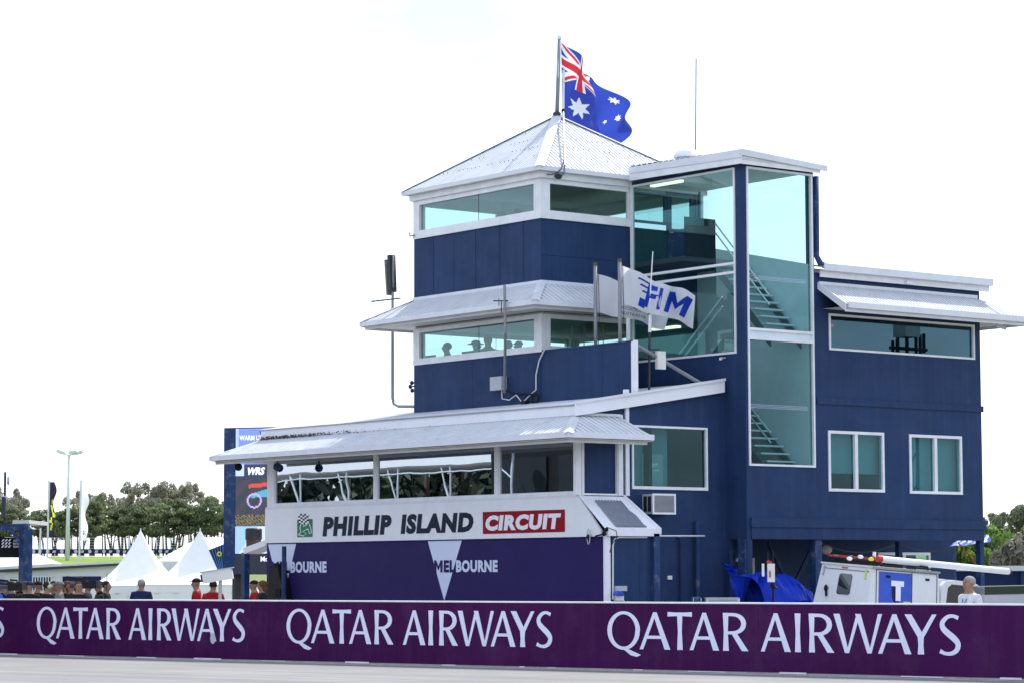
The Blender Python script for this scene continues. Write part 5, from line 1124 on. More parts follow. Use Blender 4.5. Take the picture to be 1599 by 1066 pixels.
def shoulder_cam(px, y, dep, flip, label):
    c = atd(px, dep, zat(y, dep)); o_ = thing('video_camera', label, 'camera', c); d = -RIGHT*flip
    MB().bar(c-d*.15, c+d*.15, .12, .16).build('camera_body', 'black_plastic', o_); MB().tube([c+d*.15, c+d*.32, c+d*.42], [.045, .05, .065], 10).build('lens', 'dark_grey', o_)
    MB().bar(c-d*.05+UP*.14, c+d*.12+UP*.16, .04, .04).build('handle', 'black_plastic', o_); MB().tube([c+d*.15-UP*.02+UP*.15, c+d*.5+UP*.17], .025, 8).build('microphone', 'black_plastic', o_); MB().bar(c-d*.25, c-d*.15, .09, .13).build('battery', 'dark_grey', o_); return o_
shoulder_cam(140, 910, 59, 1, 'black shoulder video camera held up by the operator with green headset'); shoulder_cam(24, 913, 60, 1, 'black video camera with long lens beside the gantry post')
c = atd(167, 59.5, zat(901, 59.5)); MB().tube([c-UP*.3, c+UP*.1], .01, 5).solo('whip_antenna', 'black_plastic', 'short black aerial above the camera operator', 'antenna')
rs_ = thing('radio_unit', 'white box radio unit with red label on a black stand before the blue tarp', 'radio', atd(1204, 58))
c = atd(1204, 58, zat(893, 58)); MB().bar(c-UP*.22, c+UP*.17, .15, .14, up=FWD).build('unit', 'box_white', rs_); MB().bar(c-RIGHT*.17-UP*.1, c-RIGHT*.17+UP*.17, .05, .06, up=FWD).build('side_panel', 'pvc_white', rs_)
MB().bar(c+UP*.17-RIGHT*.05, c+UP*.23-RIGHT*.02, .1, .1, up=FWD).build('cap', 'rubber_red', rs_); MB().bar(c-FWD*.08-RIGHT*.03-UP*.12, c-FWD*.08-RIGHT*.03+UP*.02, .03, .01, up=FWD).build('label_strip', 'rubber_red', rs_)
for k in (-.06, .05): MB().tube([c+UP*.2+RIGHT*k, c+UP*.42+RIGHT*k], .006, 5).build('aerial', 'dark_grey', rs_)
p = atd(1207, 58); MB().tube([(p.x, p.y, .5), (p.x, p.y, c.z-.3)], .025, 8).build('stand_pole', 'black_plastic', rs_); MB().ball(c-UP*.3+RIGHT*.03, .06, 8).tube([c-UP*.3+RIGHT*.03, c-UP*.36+RIGHT*.13], .025, 6).build('clamp', 'black_plastic', rs_); tripod(rs_, p, .6)
for px0, px1, y, lb, m in ((1102, 1155, 933, 'silver aluminium equipment case behind the barrier', 'steel'), (1082, 1095, 932, 'small grey crate beside the silver case', 'navy_steel')):
    a, b = atd(px0, 56), atd(px1, 56); z1 = zat(y, 56); cs = thing('equipment_case', lb, 'case', a.lerp(b, .5)); MB().obox(a, b-a, FWD*.5, UP*(z1-.06)).build('case_body', m, cs); MB().obox(a+UP*(z1-.055), b-a, FWD*.5, UP*.055).build('lid', m, cs)
    MB().obox(a-FWD*.01+UP*.2, (b-a)*.08, FWD*.01, UP*(z1-.22)).obox(a-FWD*.01+(b-a)*.92+UP*.2, (b-a)*.08, FWD*.01, UP*(z1-.22)).build('corner_guard', 'grey_box', cs)
# black draped stack and navy pole at the left of the banner
bs = thing('draped_stack', 'ragged black draped equipment stack against the purple banner', 'equipment stack', onX(430, 938, XF-.35))
z0_, yq0, yq1 = 0, onX(441, 905, XF-.3).y, onX(418.5, 905, XF-.3).y
mb = MB(); prof_ = [(0, .0), (0, 1.35), (.12, 1.55), (.25, 1.72), (.35, 1.98), (.5, 1.9), (.62, 2.02), (.75, 1.86), (.9, 1.95), (1, 1.6), (1, 1.2), (1.06, 1.0), (.98, .8), (1.05, .55), (1, 0)]
mb.prism([(XF-.3, yq0+(yq1-yq0)*a, b) for a, b in prof_], (.25, 0, 0)); mb.build('drape', 'black_plastic', bs)
for zz in (.7, 1.15): MB().box(XF-.33, XF-.3, yq0+.05, yq0+.3, zz, zz+.2).build('case_front', 'cloth_black', bs)
p = onX(443.5, 900, XF-.45); MB().tube([(p.x, p.y, 0), (p.x, p.y, onX(443.5, 852, XF-.45).z)], .06, 10).solo('bollard_pole', 'navy_steel', 'plain navy pole standing before the city banner', 'pole')
p = onX(396, 853, XF+.2); cy = thing('cylinder_bin', 'dark cylinder with brown base standing on the white ledge', 'canister', onX(396, 852, XF+.2))
zb1_ = onX(396, 850, XF+.2).z; MB().tube([(p.x, p.y, zb1_-.1), (p.x, p.y, zb1_+.14)], .2, 16).build('base', 'bark', cy); MB().tube([(p.x, p.y, zb1_+.14), (p.x, p.y, zb1_+.42), (p.x, p.y, zb1_+.45)], [.225, .225, .19], 18).build('drum', 'dark_grey', cy)

# blue tarpaulin over a heap
tp = thing('tarpaulin', 'crumpled bright blue tarpaulin thrown over a heap under the stair tower', 'tarpaulin', (4, -5.1, 0))
ctl = [(1160, 896), (1172, 892), (1192, 895), (1213, 897), (1233, 899), (1243, 907), (1255, 914), (1264, 921), (1270, 945)]
nu, nv = 22, 12; gv = []; lat = np.random.default_rng(5).uniform(-1, 1, (9, 7, 3))
def crump(i, j):
    x, y = i/nu*7.99, j/nv*5.99; a_, b_ = int(x), int(y); fx, fy = x-a_, y-b_
    return (lat[a_, b_]*(1-fx)+lat[a_+1, b_]*fx)*(1-fy)+(lat[a_, b_+1]*(1-fx)+lat[a_+1, b_+1]*fx)*fy
for j in range(nv+1):
    v = j/nv
    for i in range(nu+1):
        px = 1160+108*i/nu; yy_ = float(np.interp(px, [a for a, b in ctl], [b for a, b in ctl])); yc = -5.0
        top_ = onY(px, yy_, yc); prf = math.sin(math.pi*v)**.6 if 0 < v < 1 else 0; k_ = crump(i, j)
        gv.append(Vector((top_.x+.13*k_[0], yc-.75+1.4*v+.28*k_[1], max(0, top_.z*prf*(1+.05*k_[2])+random.uniform(-.02, .02)))))
n = nu+1; MB().add(gv, [(j*n+i, j*n+i+1, (j+1)*n+i+1, (j+1)*n+i) for j in range(nv) for i in range(nu)]).build('sheet', 'tarp_blue', tp, recalc=False)
gv = []; nu, nv = 8, 8
for j in range(nv+1):
    for i in range(nu+1):
        q_ = bil([onX(1149, 905, XS-.3), onX(1152, 900, XS-.3), onX(1150, 884, XS-.3), onX(1124, 877, XS-.3)], i/nu, j/nv); gv.append(q_+Vector((random.uniform(-.05, .05), 0, 0)))
n = nu+1; MB().add(gv, [(j*n+i, j*n+i+1, (j+1)*n+i+1, (j+1)*n+i) for j in range(nv) for i in range(nu)]).build('hanging_corner', 'tarp_blue', tp, recalc=False)
st_ = thing('blue_sheet', 'pale blue plastic sheet tied up under the building end beam', 'sheet', onY(1525, 845, YS+1.6))
gv = []
for j in range(5):
    for i in range(13):
        q_ = bil([onview(1482, 853, (XR, YS+1.6, 2.3)), onview(1548, 845, (XR, YS+1.6, 2.3)), onview(1549, 833, (XR, YS+1.6, 2.3)), onview(1500, 842, (XR, YS+1.6, 2.3))], i/12, j/4); gv.append(q_+FWD*(.5*j/4)+UP*random.uniform(-.02, .02))
MB().add(gv, [(j*13+i, j*13+i+1, (j+1)*13+i+1, (j+1)*13+i) for j in range(4) for i in range(12)]).build('sheet', 'van_blue', st_, recalc=False)
MB().tube([onview(1496, 846, (XR, YS+1.2, 2.3)), onview(1510, 862, (XR, YS+1.2, 2.3)), onview(1529, 888, (XR, YS+1.2, 2.3))], .018, 6).build('strap', 'rubber_red', st_)

mk('ladder_red', (.30, .035, .025), .5, dirt=(.4, .3, .28), dirt_amt=.6, dscale=5)
# ================================================================== service ute
ut = thing('service_ute', 'white service ute with boxed canopy, blue letter panel and roof rack of pipes behind barrier', 'ute', (0, 0, 0))
W2 = .86
def cz(x, y): return 1.66-.0*(x+1)
cb = [(-1.06, -W2, .72), (1.25, -W2, .72), (1.25, W2, .72), (-1.06, W2, .72)]; ct = [(-.93, -W2+.08, 1.66), (1.17, -W2+.08, 1.66), (1.17, W2-.08, 1.66), (-.93, W2-.08, 1.66)]
MB().add(cb+ct, [(0, 3, 2, 1), (4, 5, 6, 7), (0, 1, 5, 4), (1, 2, 6, 5), (2, 3, 7, 6), (3, 0, 4, 7)]).build('canopy', 'truck_white', ut)
MB().box(-.96, 1.2, -W2+.05, W2-.05, 1.662, 1.70).build('canopy_lid', 'truck_white', ut)
MB().box(-1.08, 1.3, -.9, .9, .55, .71).build('tray', 'truck_white', ut)
def rear(y, z): t = (z-.72)/.94; return Vector((-1.06+.13*t-.006, y*(1-.09*t), z))
def side(x, z): t = (z-.72)/.94; return Vector((x+.0, -W2+.08*t-.006, z))
rw = [(-.20+.04, 1.02), (.22-.04, 1.02), (.22, 1.06), (.22, 1.44), (.18, 1.48), (-.16, 1.48), (-.20, 1.44), (-.20, 1.06)]
MB().prism([rear(-(a)-.02, b) for a, b in rw], (-.012, 0, 0)).build('rear_window', 'glass_car', ut)
MB().prism([rear(-(a)-.02, b)+Vector((.004, 0, 0)) for a, b in rw], (.002, 0, 0)).build('window_seal', 'black_plastic', ut)
for y in (.74, -.68): MB().bar(rear(y, 1.40), rear(y, 1.62)+Vector((-.01, 0, 0)), .04, .03).build('lid_hinge', 'yellow' if y < 0 else 'steel', ut)
MB().prism([rear(.15, 1.60), rear(-.05, 1.60), rear(-.05, 1.625), rear(.15, 1.625)], (-.01, 0, 0)).build('brake_light', 'rubber_red', ut)
MB().ball(rear(.52, 1.12)+Vector((-.03, 0, 0)), (.03, .06, .08), 8).tube([rear(.50, 1.08)+Vector((-.03, 0, 0)), rear(.46, .95)+Vector((-.03, 0, 0))], .03, 6).build('lid_handle', 'black_plastic', ut)
sp_ = MB().prism([side(-.72, .76), side(.30, .76), side(.30, 1.60), side(-.72, 1.60)], (0, -.004, 0)).build('blue_panel', 'van_blue', ut)
MB().prism([side(.34, .76), side(1.1, .76), side(1.1, 1.60), side(.34, 1.60)], (0, -.004, 0)).build('side_door', 'truck_white', ut)
tl = lambda x, z: side(x, z)+Vector((0, -.008, 0))
MB().poly([tl(-.19+.17*math.cos(a)*.75-.04*math.sin(a), 1.13+.27*math.sin(a)) for a in np.linspace(0, 2*math.pi, 26)[:-1]]).build('swoosh', 'cloth_navy', sp_, recalc=False)
tl = lambda x, z: side(x, z)+Vector((0, -.012, 0))
MB().poly([tl(-.34, 1.30), tl(-.34, 1.42), tl(.06, 1.42), tl(.06, 1.30), tl(-.04, 1.30), tl(-.04, .98), tl(-.20, .98), tl(-.20, 1.30)]).build('letter_mark', 'print_white', sp_, recalc=False)
MB().poly([tl(.05, .86), tl(.27, .86), tl(.27, .98), tl(.05, .98)]).build('sticker', 'yellow', sp_, recalc=False)
cabp = [(1.30, .55), (1.30, 1.40), (1.42, 1.50), (1.75, 1.54), (2.35, 1.52), (2.62, 1.42), (3.15, 1.02), (4.15, .92), (4.40, .80), (4.45, .45), (1.30, .42)]
MB().prism([(x, -.80, z) for x, z in cabp], (0, 1.6, 0)).build('cab', 'truck_white', ut)
MB().prism([(1.48, -.805, 1.02), (1.50, -.805, 1.36), (1.62, -.805, 1.44), (2.30, -.805, 1.43), (2.55, -.805, 1.34), (2.92, -.805, 1.05)], (0, .003, 0)).build('side_window', 'glass_car', ut)
MB().add([(2.66, -.70, 1.40), (3.14, -.74, 1.05), (3.14, .74, 1.05), (2.66, .70, 1.40)], [(0, 1, 2, 3)]).build('windscreen', 'glass_car', ut, recalc=False)
MB().bar((2.62, -.83, 1.08), (2.62, -1.0, 1.12), .1, .16).build('wing_mirror', 'black_plastic', ut)
for x in (0, 3.25):
    for y in (-.78, .78):
        w_ = MB().tube([(x, y-.11, .36), (x, y+.11, .36)], .36, 20).build('wheel', 'tyre', ut); MB().tube([(x, y-.115*(1 if y > 0 else -1)*-1, .36), (x, y+.118*(1 if y > 0 else -1), .36)], .2, 12).build('rim', 'steel', w_)
for y in (-.6, .6): MB().box(-.85, 1.15, y-.02, y+.02, 1.72, 1.76).build('rack_rail', 'black_plastic', ut)
for x in (-.6, .9, ): MB().box(x-.02, x+.02, -.7, .7, 1.762, 1.80).build('rack_bar', 'black_plastic', ut)
for y in (-.45, -.1):     # white conveying pipes with red end caps
    t_ = MB().tube([(-.35+(y+.45)*1.2, y, 1.87), (3.85+(y+.45)*-1.2, y, 1.84)], .075 if y < -.3 else .06, 14).build('roof_pipe', 'pvc_white', ut, smooth=False); xx = -.35+(y+.45)*1.2
    MB().tube([(xx-.1, y, 1.87), (xx, y, 1.87)], [.07, .085], 12).build('end_cap', 'rubber_red', t_); xx = 3.85+(y+.45)*-1.2; MB().tube([(xx, y, 1.84), (xx+.07, y, 1.84)], [.08, .06], 12).build('end_cap', 'bark', t_)
ld = MB().bar((-.95, .25, 1.86), (1.5, .25, 1.84), .03, .055).bar((-.95, .6, 1.86), (1.5, .6, 1.84), .03, .055).build('ladder', 'ladder_red', ut)
for k in range(8): MB().bar((-.8+k*.3, .25, 1.87), (-.8+k*.3, .6, 1.87), .03, .03).build('rung', 'steel', ld)
for k, m in enumerate(('pvc_white', 'dark_grey', 'box_white', 'black_plastic', 'yellow', 'cloth_red')): MB().ball((-.85+.17*k, .02+.12*(k % 2), 1.82+.03*(k % 3)), (.09, .05, .045), 7).build('tied_bundle', m, ut)
for (q1, q2) in ((side(-.80, .74), side(-.80, 1.64)), (side(1.13, .74), side(1.13, 1.64)), (side(-.80, 1.635), side(1.13, 1.635)), (rear(.78, 1.57), rear(-.78, 1.57)), (side(.32, .76), side(.32, 1.62))): MB().bar(q1, q2, .012, .012).build('panel_seam', 'dark_grey', ut)
for x in (-.5, .75): MB().bar(side(x, 1.50)+Vector((0, -.01, 0)), side(x+.12, 1.50)+Vector((0, -.01, 0)), .02, .05).build('door_latch', 'black_plastic', ut)
MB().box(-.95, 1.18, -W2+.02, -W2+.045, 1.655, 1.70).build('drip_rail', 'steel', ut)
MB().tube([(.2, .3, 1.86), (.2, .3, 2.02)], .04, 8).build('beacon', 'pvc_white', ut)
pn = atd(1352, 60); ut.location = (pn.x+1.0, pn.y+.86, .17); WL[ut.name] = Vector(ut.location)
ut.rotation_euler = (math.radians(4.0), math.radians(3.4), 0)
# sloping concrete pad the ute is parked on
Mx = ut.rotation_euler.to_matrix(); q_ = [Mx @ Vector(v)+ut.location for v in ((-1.2, -1.1, 0), (4.6, -1.1, 0), (4.6, 1.1, 0), (-1.2, 1.1, 0))]
rp_ = MB().add(q_+[Vector((v.x, v.y, -.35)) for v in q_], [(0, 1, 2, 3), (7, 6, 5, 4), (0, 4, 5, 1), (1, 5, 6, 2), (2, 6, 7, 3), (3, 7, 4, 0)]).build('ramp', 'concrete'); struct(rp_)
# ================================================================== background, left
def gz(dep): return prof(dep)
# pagoda tents
def pagoda(px, dep, ypeak, yeave, half, rot, label):
    p = atd(px, dep, gz(dep)); zp, ze_ = zat(ypeak, dep), zat(yeave, dep); o_ = thing('pagoda_tent', label, 'tent', p, 'white pagoda tents')
    N = 10; K = 12; vs = []; fs = []
    ang = [rot+math.pi/4+k*math.pi/2 for k in range(4)]; cor = [Vector((math.cos(a), math.sin(a), 0))*half*math.sqrt(2) for a in ang]
    per = []
    for k in range(4):
        for i in range(K): per.append(cor[k].lerp(cor[(k+1) % 4], i/K))
    n = len(per)
    for j in range(N+1):
        t = j/N; s_ = 1-t; h = ze_+(zp-ze_)*(t**2.1 if t < 1 else 1)
        for i, c in enumerate(per):
            r = s_*(1-.06*math.sin(math.pi*((i % K)/K))*math.sin(math.pi*s_))+.012; vs.append(p+Vector((c.x*r, c.y*r, h-p.z)))
    for j in range(N):
        for i in range(n): fs.append((j*n+i, j*n+(i+1) % n, (j+1)*n+(i+1) % n, (j+1)*n+i))
    MB().add(vs, fs).build('canopy', 'tent_white', o_, smooth=True)
    for k in range(4):
        a, b = p+cor[k], p+cor[(k+1) % 4]; a.z = b.z = ze_; MB().prism([a, b, b-UP*.38, a-UP*.38], (a-b).cross(UP).normalized()*.02).build('valance', 'tent_white', o_)
        MB().tube([Vector((a.x, a.y, p.z)), a], .05, 8).build('leg', 'pole_light', o_)
        if k != 0:
            m_ = MB(); q_ = 12
            for i in range(q_):
                u0, u1 = a.lerp(b, i/q_), a.lerp(b, (i+1)/q_); nn = (a-b).cross(UP).normalized()*(.06*((i % 2)*2-1)); m_.add([u0-UP*.38-nn, u1-UP*.38+nn, u1+UP*(p.z-ze_+.02)+nn, u0+UP*(p.z-ze_+.02)-nn], [(0, 1, 2, 3)])
            m_.build('side_curtain', 'tent_white', o_, recalc=False)
    MB().tube([p+UP*(zp-p.z-.1), p+UP*(zp-p.z+.15)], [.05, .02], 6).build('finial', 'pole_light', o_)
pagoda(219, 138, 828, 911, 2.6, .95, 'white pagoda tent with concave peak beside the low white cabin')
pagoda(312, 132, 828, 910, 2.75, .95, 'white pagoda tent with concave peak behind the red shirted crew')
# long marquee behind the tents
mq = thing('marquee', 'long white marquee roof behind the pagoda tents', 'marquee', atd(320, 170, gz(170)))
def P3(px, y, dep): return atd(px, dep, zat(y, dep))
MB().add([P3(243, 874, 168), P3(345, 874, 168), P3(420, 838, 176), P3(311, 838, 176), P3(420, 874, 184), P3(300, 874, 184)], [(0, 1, 2, 3), (3, 2, 4, 5)]).build('roof', 'tent_white', mq, recalc=False)
a, b = atd(243, 168), atd(345, 168); za_ = zat(874, 168); MB().obox(Vector((a.x, a.y, za_-.5)), b-a, FWD*.1, UP*.48).build('valance', 'cabin_white', mq)
for k in range(5): c = a.lerp(b, k/4); MB().tube([Vector((c.x, c.y, gz(168))), Vector((c.x, c.y, za_))], .08, 6).build('leg', 'pole_light', mq)
a2_, b2_ = atd(246, 178), atd(340, 178); MB().obox(Vector((a2_.x, a2_.y, gz(178)-.5)), b2_-a2_, FWD*.1, UP*(za_-gz(178)+.1)).build('side_wall', 'cabin_white', mq)
# striped promo board
pb_ = thing('promo_board', 'dark blue striped leaning board with yellow ring beside the screen', 'board', atd(345, 120, gz(118)))
cc = [P3(326, 857, 118), P3(352, 847, 118), P3(352, 896, 118), P3(343, 894, 118)]; MB().prism(cc, FWD*.05).build('board', 'navy_dark', pb_)
for k in range(6): MB().bar(cc[0].lerp(cc[1], k/6)-FWD*.02, cc[3].lerp(cc[2], k/6)-FWD*.02, .03, .01, up=FWD).build('stripe', 'blue_strip', pb_)
c = P3(342.5, 863.5, 118)-FWD*.05; MB().tube([c+(RIGHT*math.cos(a)+UP*math.sin(a))*.08 for a in np.linspace(0, 2*math.pi, 15)], .035, 6).build('ring', 'yellow', pb_)
MB().bar(P3(343, 895, 118), Vector((P3(343, 895, 118).x, P3(343, 895, 118).y, gz(118))), .08, .08, up=FWD).build('leg', 'dark_grey', pb_)
# low white cabin
DC = 150; cb_ = thing('site_cabin', 'long low white cabin with barred window behind the camera crew', 'cabin', atd(100, DC, gz(DC)))
a, b = atd(8, DC, gz(DC)), atd(232, DC, gz(DC)); zl, zr_ = zat(886.5, DC), zat(875, DC)
MB().add([a, b, Vector((b.x, b.y, zr_)), Vector((a.x, a.y, zl)), a+FWD*6, b+FWD*6, Vector((b.x, b.y, zr_))+FWD*6, Vector((a.x, a.y, zl))+FWD*6], [(0, 1, 2, 3), (5, 4, 7, 6), (4, 0, 3, 7), (1, 5, 6, 2)]).build('wall', 'cabin_white', cb_)
e0, e1 = Vector((a.x, a.y, zl))-RIGHT*.3-FWD*.35, Vector((b.x, b.y, zr_))-FWD*.35
MB().prism([e0, e1, e1+UP*.10, e0+UP*.14], FWD*7).build('roof', 'white_roof', cb_); MB().prism([e0-UP*.16-FWD*.02, e1-UP*.12-FWD*.02, e1-FWD*.02, e0-FWD*.02], FWD*.1).build('gutter', 'dark_grey', cb_)
for k in range(9):
    z_ = gz(DC)+.3*k+.25
    if z_ < zl-.25: MB().obox(Vector((a.x, a.y, z_))-FWD*.015, b-a, FWD*.01, UP*.02).build('cladding_joint', 'grey_box', cb_)
def cab_rect(x0, x1, y0, y1, th, m, name, parent): 
    q_ = [P3(x0, y1, DC-.02), P3(x1, y1, DC-.02), P3(x1, y0, DC-.02), P3(x0, y0, DC-.02)]; return MB().prism(q_, -FWD*th).build(name, m, parent)
w = cab_rect(45, 82, 896, 919, .03, 'cabin_white', 'window', cb_); cab_rect(47, 80, 898.5, 918, .05, 'interior_dark', 'pane', w)
for k in range(9): x_ = 47+k*4.1; MB().tube([P3(x_, 897, DC-.2), P3(x_, 919, DC-.2)], .03, 6).build('bar', 'pole_light', w)
MB().tube([P3(45, 897, DC-.2), P3(82, 897, DC-.2)], .035, 6).build('bar', 'pole_light', w)
cab_rect(98, 158, 897, 945, .06, 'cloth_navy', 'door', cb_)
a3, b3 = P3(-30, 880, 158), P3(78, 874, 158); k3 = thing('site_cabin', 'white cabin roof with grey end gable behind the barred window cabin', 'cabin', atd(20, 160, gz(160)))
MB().prism([P3(-30, 884, 157), P3(84, 878, 157), P3(44, 862, 160), P3(-30, 864, 160)], FWD*3).build('roof', 'white_roof', k3); MB().prism([atd(-30, 158, gz(158)), atd(80, 158, gz(158)), P3(80, 879, 158), P3(-30, 884, 158)], FWD*2.5).build('wall', 'cabin_white', k3)
# gantry with sign
DG = 88; g_ = thing('gantry', 'navy steel gantry with striped black sign and tall aerial post at the pit lane edge', 'gantry', atd(38, DG, 0))
c = atd(39.5, DG); MB().box(c.x-.16, c.x+.16, c.y-.16, c.y+.16, 0, zat(826, DG)).build('post', 'navy_steel', g_)
c_ = atd(-60, DG); MB().box(c_.x-.16, c_.x+.16, c_.y-.16, c_.y+.16, 0, zat(826, DG)).build('post', 'navy_steel', g_)
MB().prism([P3(-60, 827, DG), P3(43, 827, DG), P3(43, 817, DG), P3(-60, 817, DG)], FWD*.35).build('beam', 'navy_steel', g_); MB().prism([P3(18, 817, DG), P3(44, 816.5, DG), P3(44, 811, DG), P3(19, 811.5, DG)], FWD*3.5).build('canopy', 'soffit', g_)
MB().bar(P3(17, 826, DG-.1), P3(38, 856, DG-.1), .1, .14, up=FWD).build('brace', 'navy_steel', g_)
sg = MB().prism([P3(-60, 868, DG+.3), P3(37, 868, DG+.3), P3(37, 836, DG+.3), P3(-60, 836, DG+.3)], FWD*.1).build('sign_board', 'cloth_black', g_)
for i in range(3):
    for j in range(3): MB().prism([P3(1+i*5.2+(2-j)*.2, 853-(2-j)*4.6+0, DG+.22), P3(3.6+i*5.2, 853-(2-j)*4.6, DG+.22), P3(6.4+i*5.2, 849.4-(2-j)*4.6, DG+.22), P3(4+i*5.2, 849.4-(2-j)*4.6, DG+.22)], FWD*.02).build('stripe', 'print_white', sg)
for k, s_ in enumerate(('AUSTRALIAN', 'MOTORCYCLE', 'GRAND PRIX')):
    y = 844+k*4.6; mb = MB(); letter(mb, s_, [P3(20, y, DG+.22), P3(36.5, y, DG+.22), P3(36.5, y-3.4, DG+.22), P3(20, y-3.4, DG+.22)], bold=.02); mb.build('lettering', 'print_white', sg, recalc=False)
mb = MB(); q0 = P3(20, 837.5, DG+.22); mb.prism([P3(6, 837.8, DG+.22), P3(36, 837.8, DG+.22), P3(36, 837.1, DG+.22), P3(6, 837.1, DG+.22)], FWD*.02); mb.build('sign_rule', 'print_white', sg)
pm = thing('aerial_post', 'tall dark post with round dish and boxes above the gantry', 'aerial', P3(6, 812, DG)); MB().tube([P3(6, 815, DG), P3(6, 738, DG)], .04, 8).build('pole', 'dark_grey', pm); MB().bar(P3(4.5, 808, DG), P3(4.5, 776, DG), .12, .16, up=FWD).build('box', 'dark_grey', pm); MB().tube([P3(9, 751, DG), P3(13, 751, DG)], [.12, .16], 12).build('dish', 'grey_box', pm); MB().bar(P3(0, 776, DG), P3(8, 776, DG), .1, .06, up=UP).build('arm', 'pole_light', pm)
# floodlight pole
DL = 235; lp_ = thing('floodlight_pole', 'tall pale floodlight pole with three lamp heads on the grass verge', 'light pole', atd(105, DL, gz(DL)))
MB().tube([atd(105, DL, gz(DL)-.1), P3(105.5, 712, DL)], [.2, .10], 12).build('pole', 'pole_light', lp_, smooth=True); MB().tube([P3(92, 708.5, DL), P3(105.5, 712, DL), P3(122, 708, DL)], .06, 6).build('cross_arm', 'pole_light', lp_)
for x, y, dx in ((93, 707, -1), (112, 707, .4), (121, 708, 1)):
    c = P3(x, y, DL); l_ = MB().bar(c-RIGHT*.35+UP*.12*dx*-1, c+RIGHT*.35-UP*.12*dx*-1, .5, .22).build('lamp_head', 'pole_light', lp_); MB().bar(c-RIGHT*.28-UP*.08, c+RIGHT*.28-UP*.13, .4, .04).build('lens', 'soffit', l_)
# feather flags
def feather(px, dep, ytop, ybot, wpx, colf, name, label, ph, nu=10, nv=60):
    o_ = thing(name, label, 'flag', atd(px, dep, gz(dep))); MB().tube([atd(px, dep, gz(dep)-.1), P3(px+2, ytop-2, dep)], .07, 8).build('flagpole', 'pole_light', o_)
    def f(u, v):
        y = ybot+(ytop-ybot)*v; return P3(px+2+u*wpx*(1-.35*math.sin(v*7+ph)**2*u), y, dep)+FWD*(.3*u*math.sin(v*9+ph))
    printed(o_, f, nu, nv, colf); return o_
random.seed(3); blot = [(random.uniform(.25, .8), .26+.5*k/11, random.uniform(.10, .22)) for k in range(12)]
feather(73, 190, 753, 838, 11, lambda u, v: (.55, .60, .02) if any(abs(u-a) < w_ and abs(v-(b-.1)) < .022 for a, b, w_ in blot) else (.025, .022, .05), 'feather_flag', 'black feather flag with yellow print beside the floodlight pole', .3)
feather(123, 190, 752, 842, 12, lambda u, v: (.05, .05, .06) if (.08 < v < .16 and .3 < u < .8 and ((u*6+v*40) % 1) < .5) else (.82, .82, .85), 'feather_flag', 'plain white feather flag with small dark mark near its foot', 1.6)
p = thing('thin_pole', 'thin grey pole on the grass verge near the black flag', 'pole', atd(61, 200, gz(200))); MB().tube([atd(61, 200, gz(200)-.1), P3(62.5, 823, 200)], [.12, .06], 8).build('pole', 'pole_light', p); MB().tube([P3(62.5, 823, 200), P3(62.5, 819, 200)], .09, 8).build('pole_top', 'dark_grey', p)
# far fence with advertising band
DF = 302; fc = thing('boundary_fence', 'far wire fence with dark blue advertising band behind the grass verge', 'fence', atd(180, DF, gz(DF)))
pxs = list(range(-20, 420, 22))
for x in pxs: MB().tube([atd(x, DF, gz(DF)-.1), P3(x, 838, DF)], .045, 5).build('fence_post', 'pole_light', fc)
for y in (838.5, 842, 846, 850, 854): MB().tube([P3(x, y, DF) for x in pxs], .02, 4).build('wire', 'pole_light', fc)
for x0, x1 in zip(pxs[:-1], pxs[1:]):
    pn_ = MB().prism([P3(x0, 862.5, DF-.2), P3(x1-.3, 862.5, DF-.2), P3(x1-.3, 855.5, DF-.2), P3(x0, 855.5, DF-.2)], FWD*.1).build('band_panel', 'cloth_navy', fc)
    c = P3(x0+6, 859, DF-.35); MB().poly([c+(RIGHT*math.cos(a)+UP*math.sin(a))*.2 for a in np.linspace(0, 2*math.pi, 15)[:-1]]).build('roundel', 'grey_box', pn_, recalc=False)
    MB().prism([P3(x0+13, 861, DF-.3), P3(x0+18, 861, DF-.3), P3(x0+19, 857.5, DF-.3), P3(x0+14.5, 857.5, DF-.3)], FWD*.02).build('mark', 'grey_box', pn_)

# ---- big screen
DS = 100; sc_ = thing('big_screen', 'tall navy framed video screen showing a motorcycle broadcast behind the front block', 'video screen', atd(420, DS, 0))
Ls = [P3(348.5, 895, DS), P3(367, 895, DS)]
rd = (onX(480, 670, 0)-onX(380, 675, 0)); rd = Vector((.62, -.78, 0)).normalized()      # screen face runs along this direction
s0 = P3(348.5, 895, DS); sw = 7.6
def sp3(u, z): return Vector((s0.x, s0.y, 0))+Vector((RIGHT.x, RIGHT.y, 0))*(u)-FWD*(u*.30)+UP*z
zt_, zbm = zat(669, DS), zat(895, DS); pxm = FPX/DS
uf = 19/pxm
MB().prism([sp3(0, zbm), sp3(sw, zbm), sp3(sw, zt_), sp3(0, zt_)], FWD*.8).build('cabinet', 'navy_steel', sc_)
for u in (.5, sw-.5): c = sp3(u, 0)+FWD*.4; MB().tube([Vector((c.x, c.y, gz(DS)-.1)), Vector((c.x, c.y, zbm))], .2, 8).build('support', 'dark_grey', sc_)
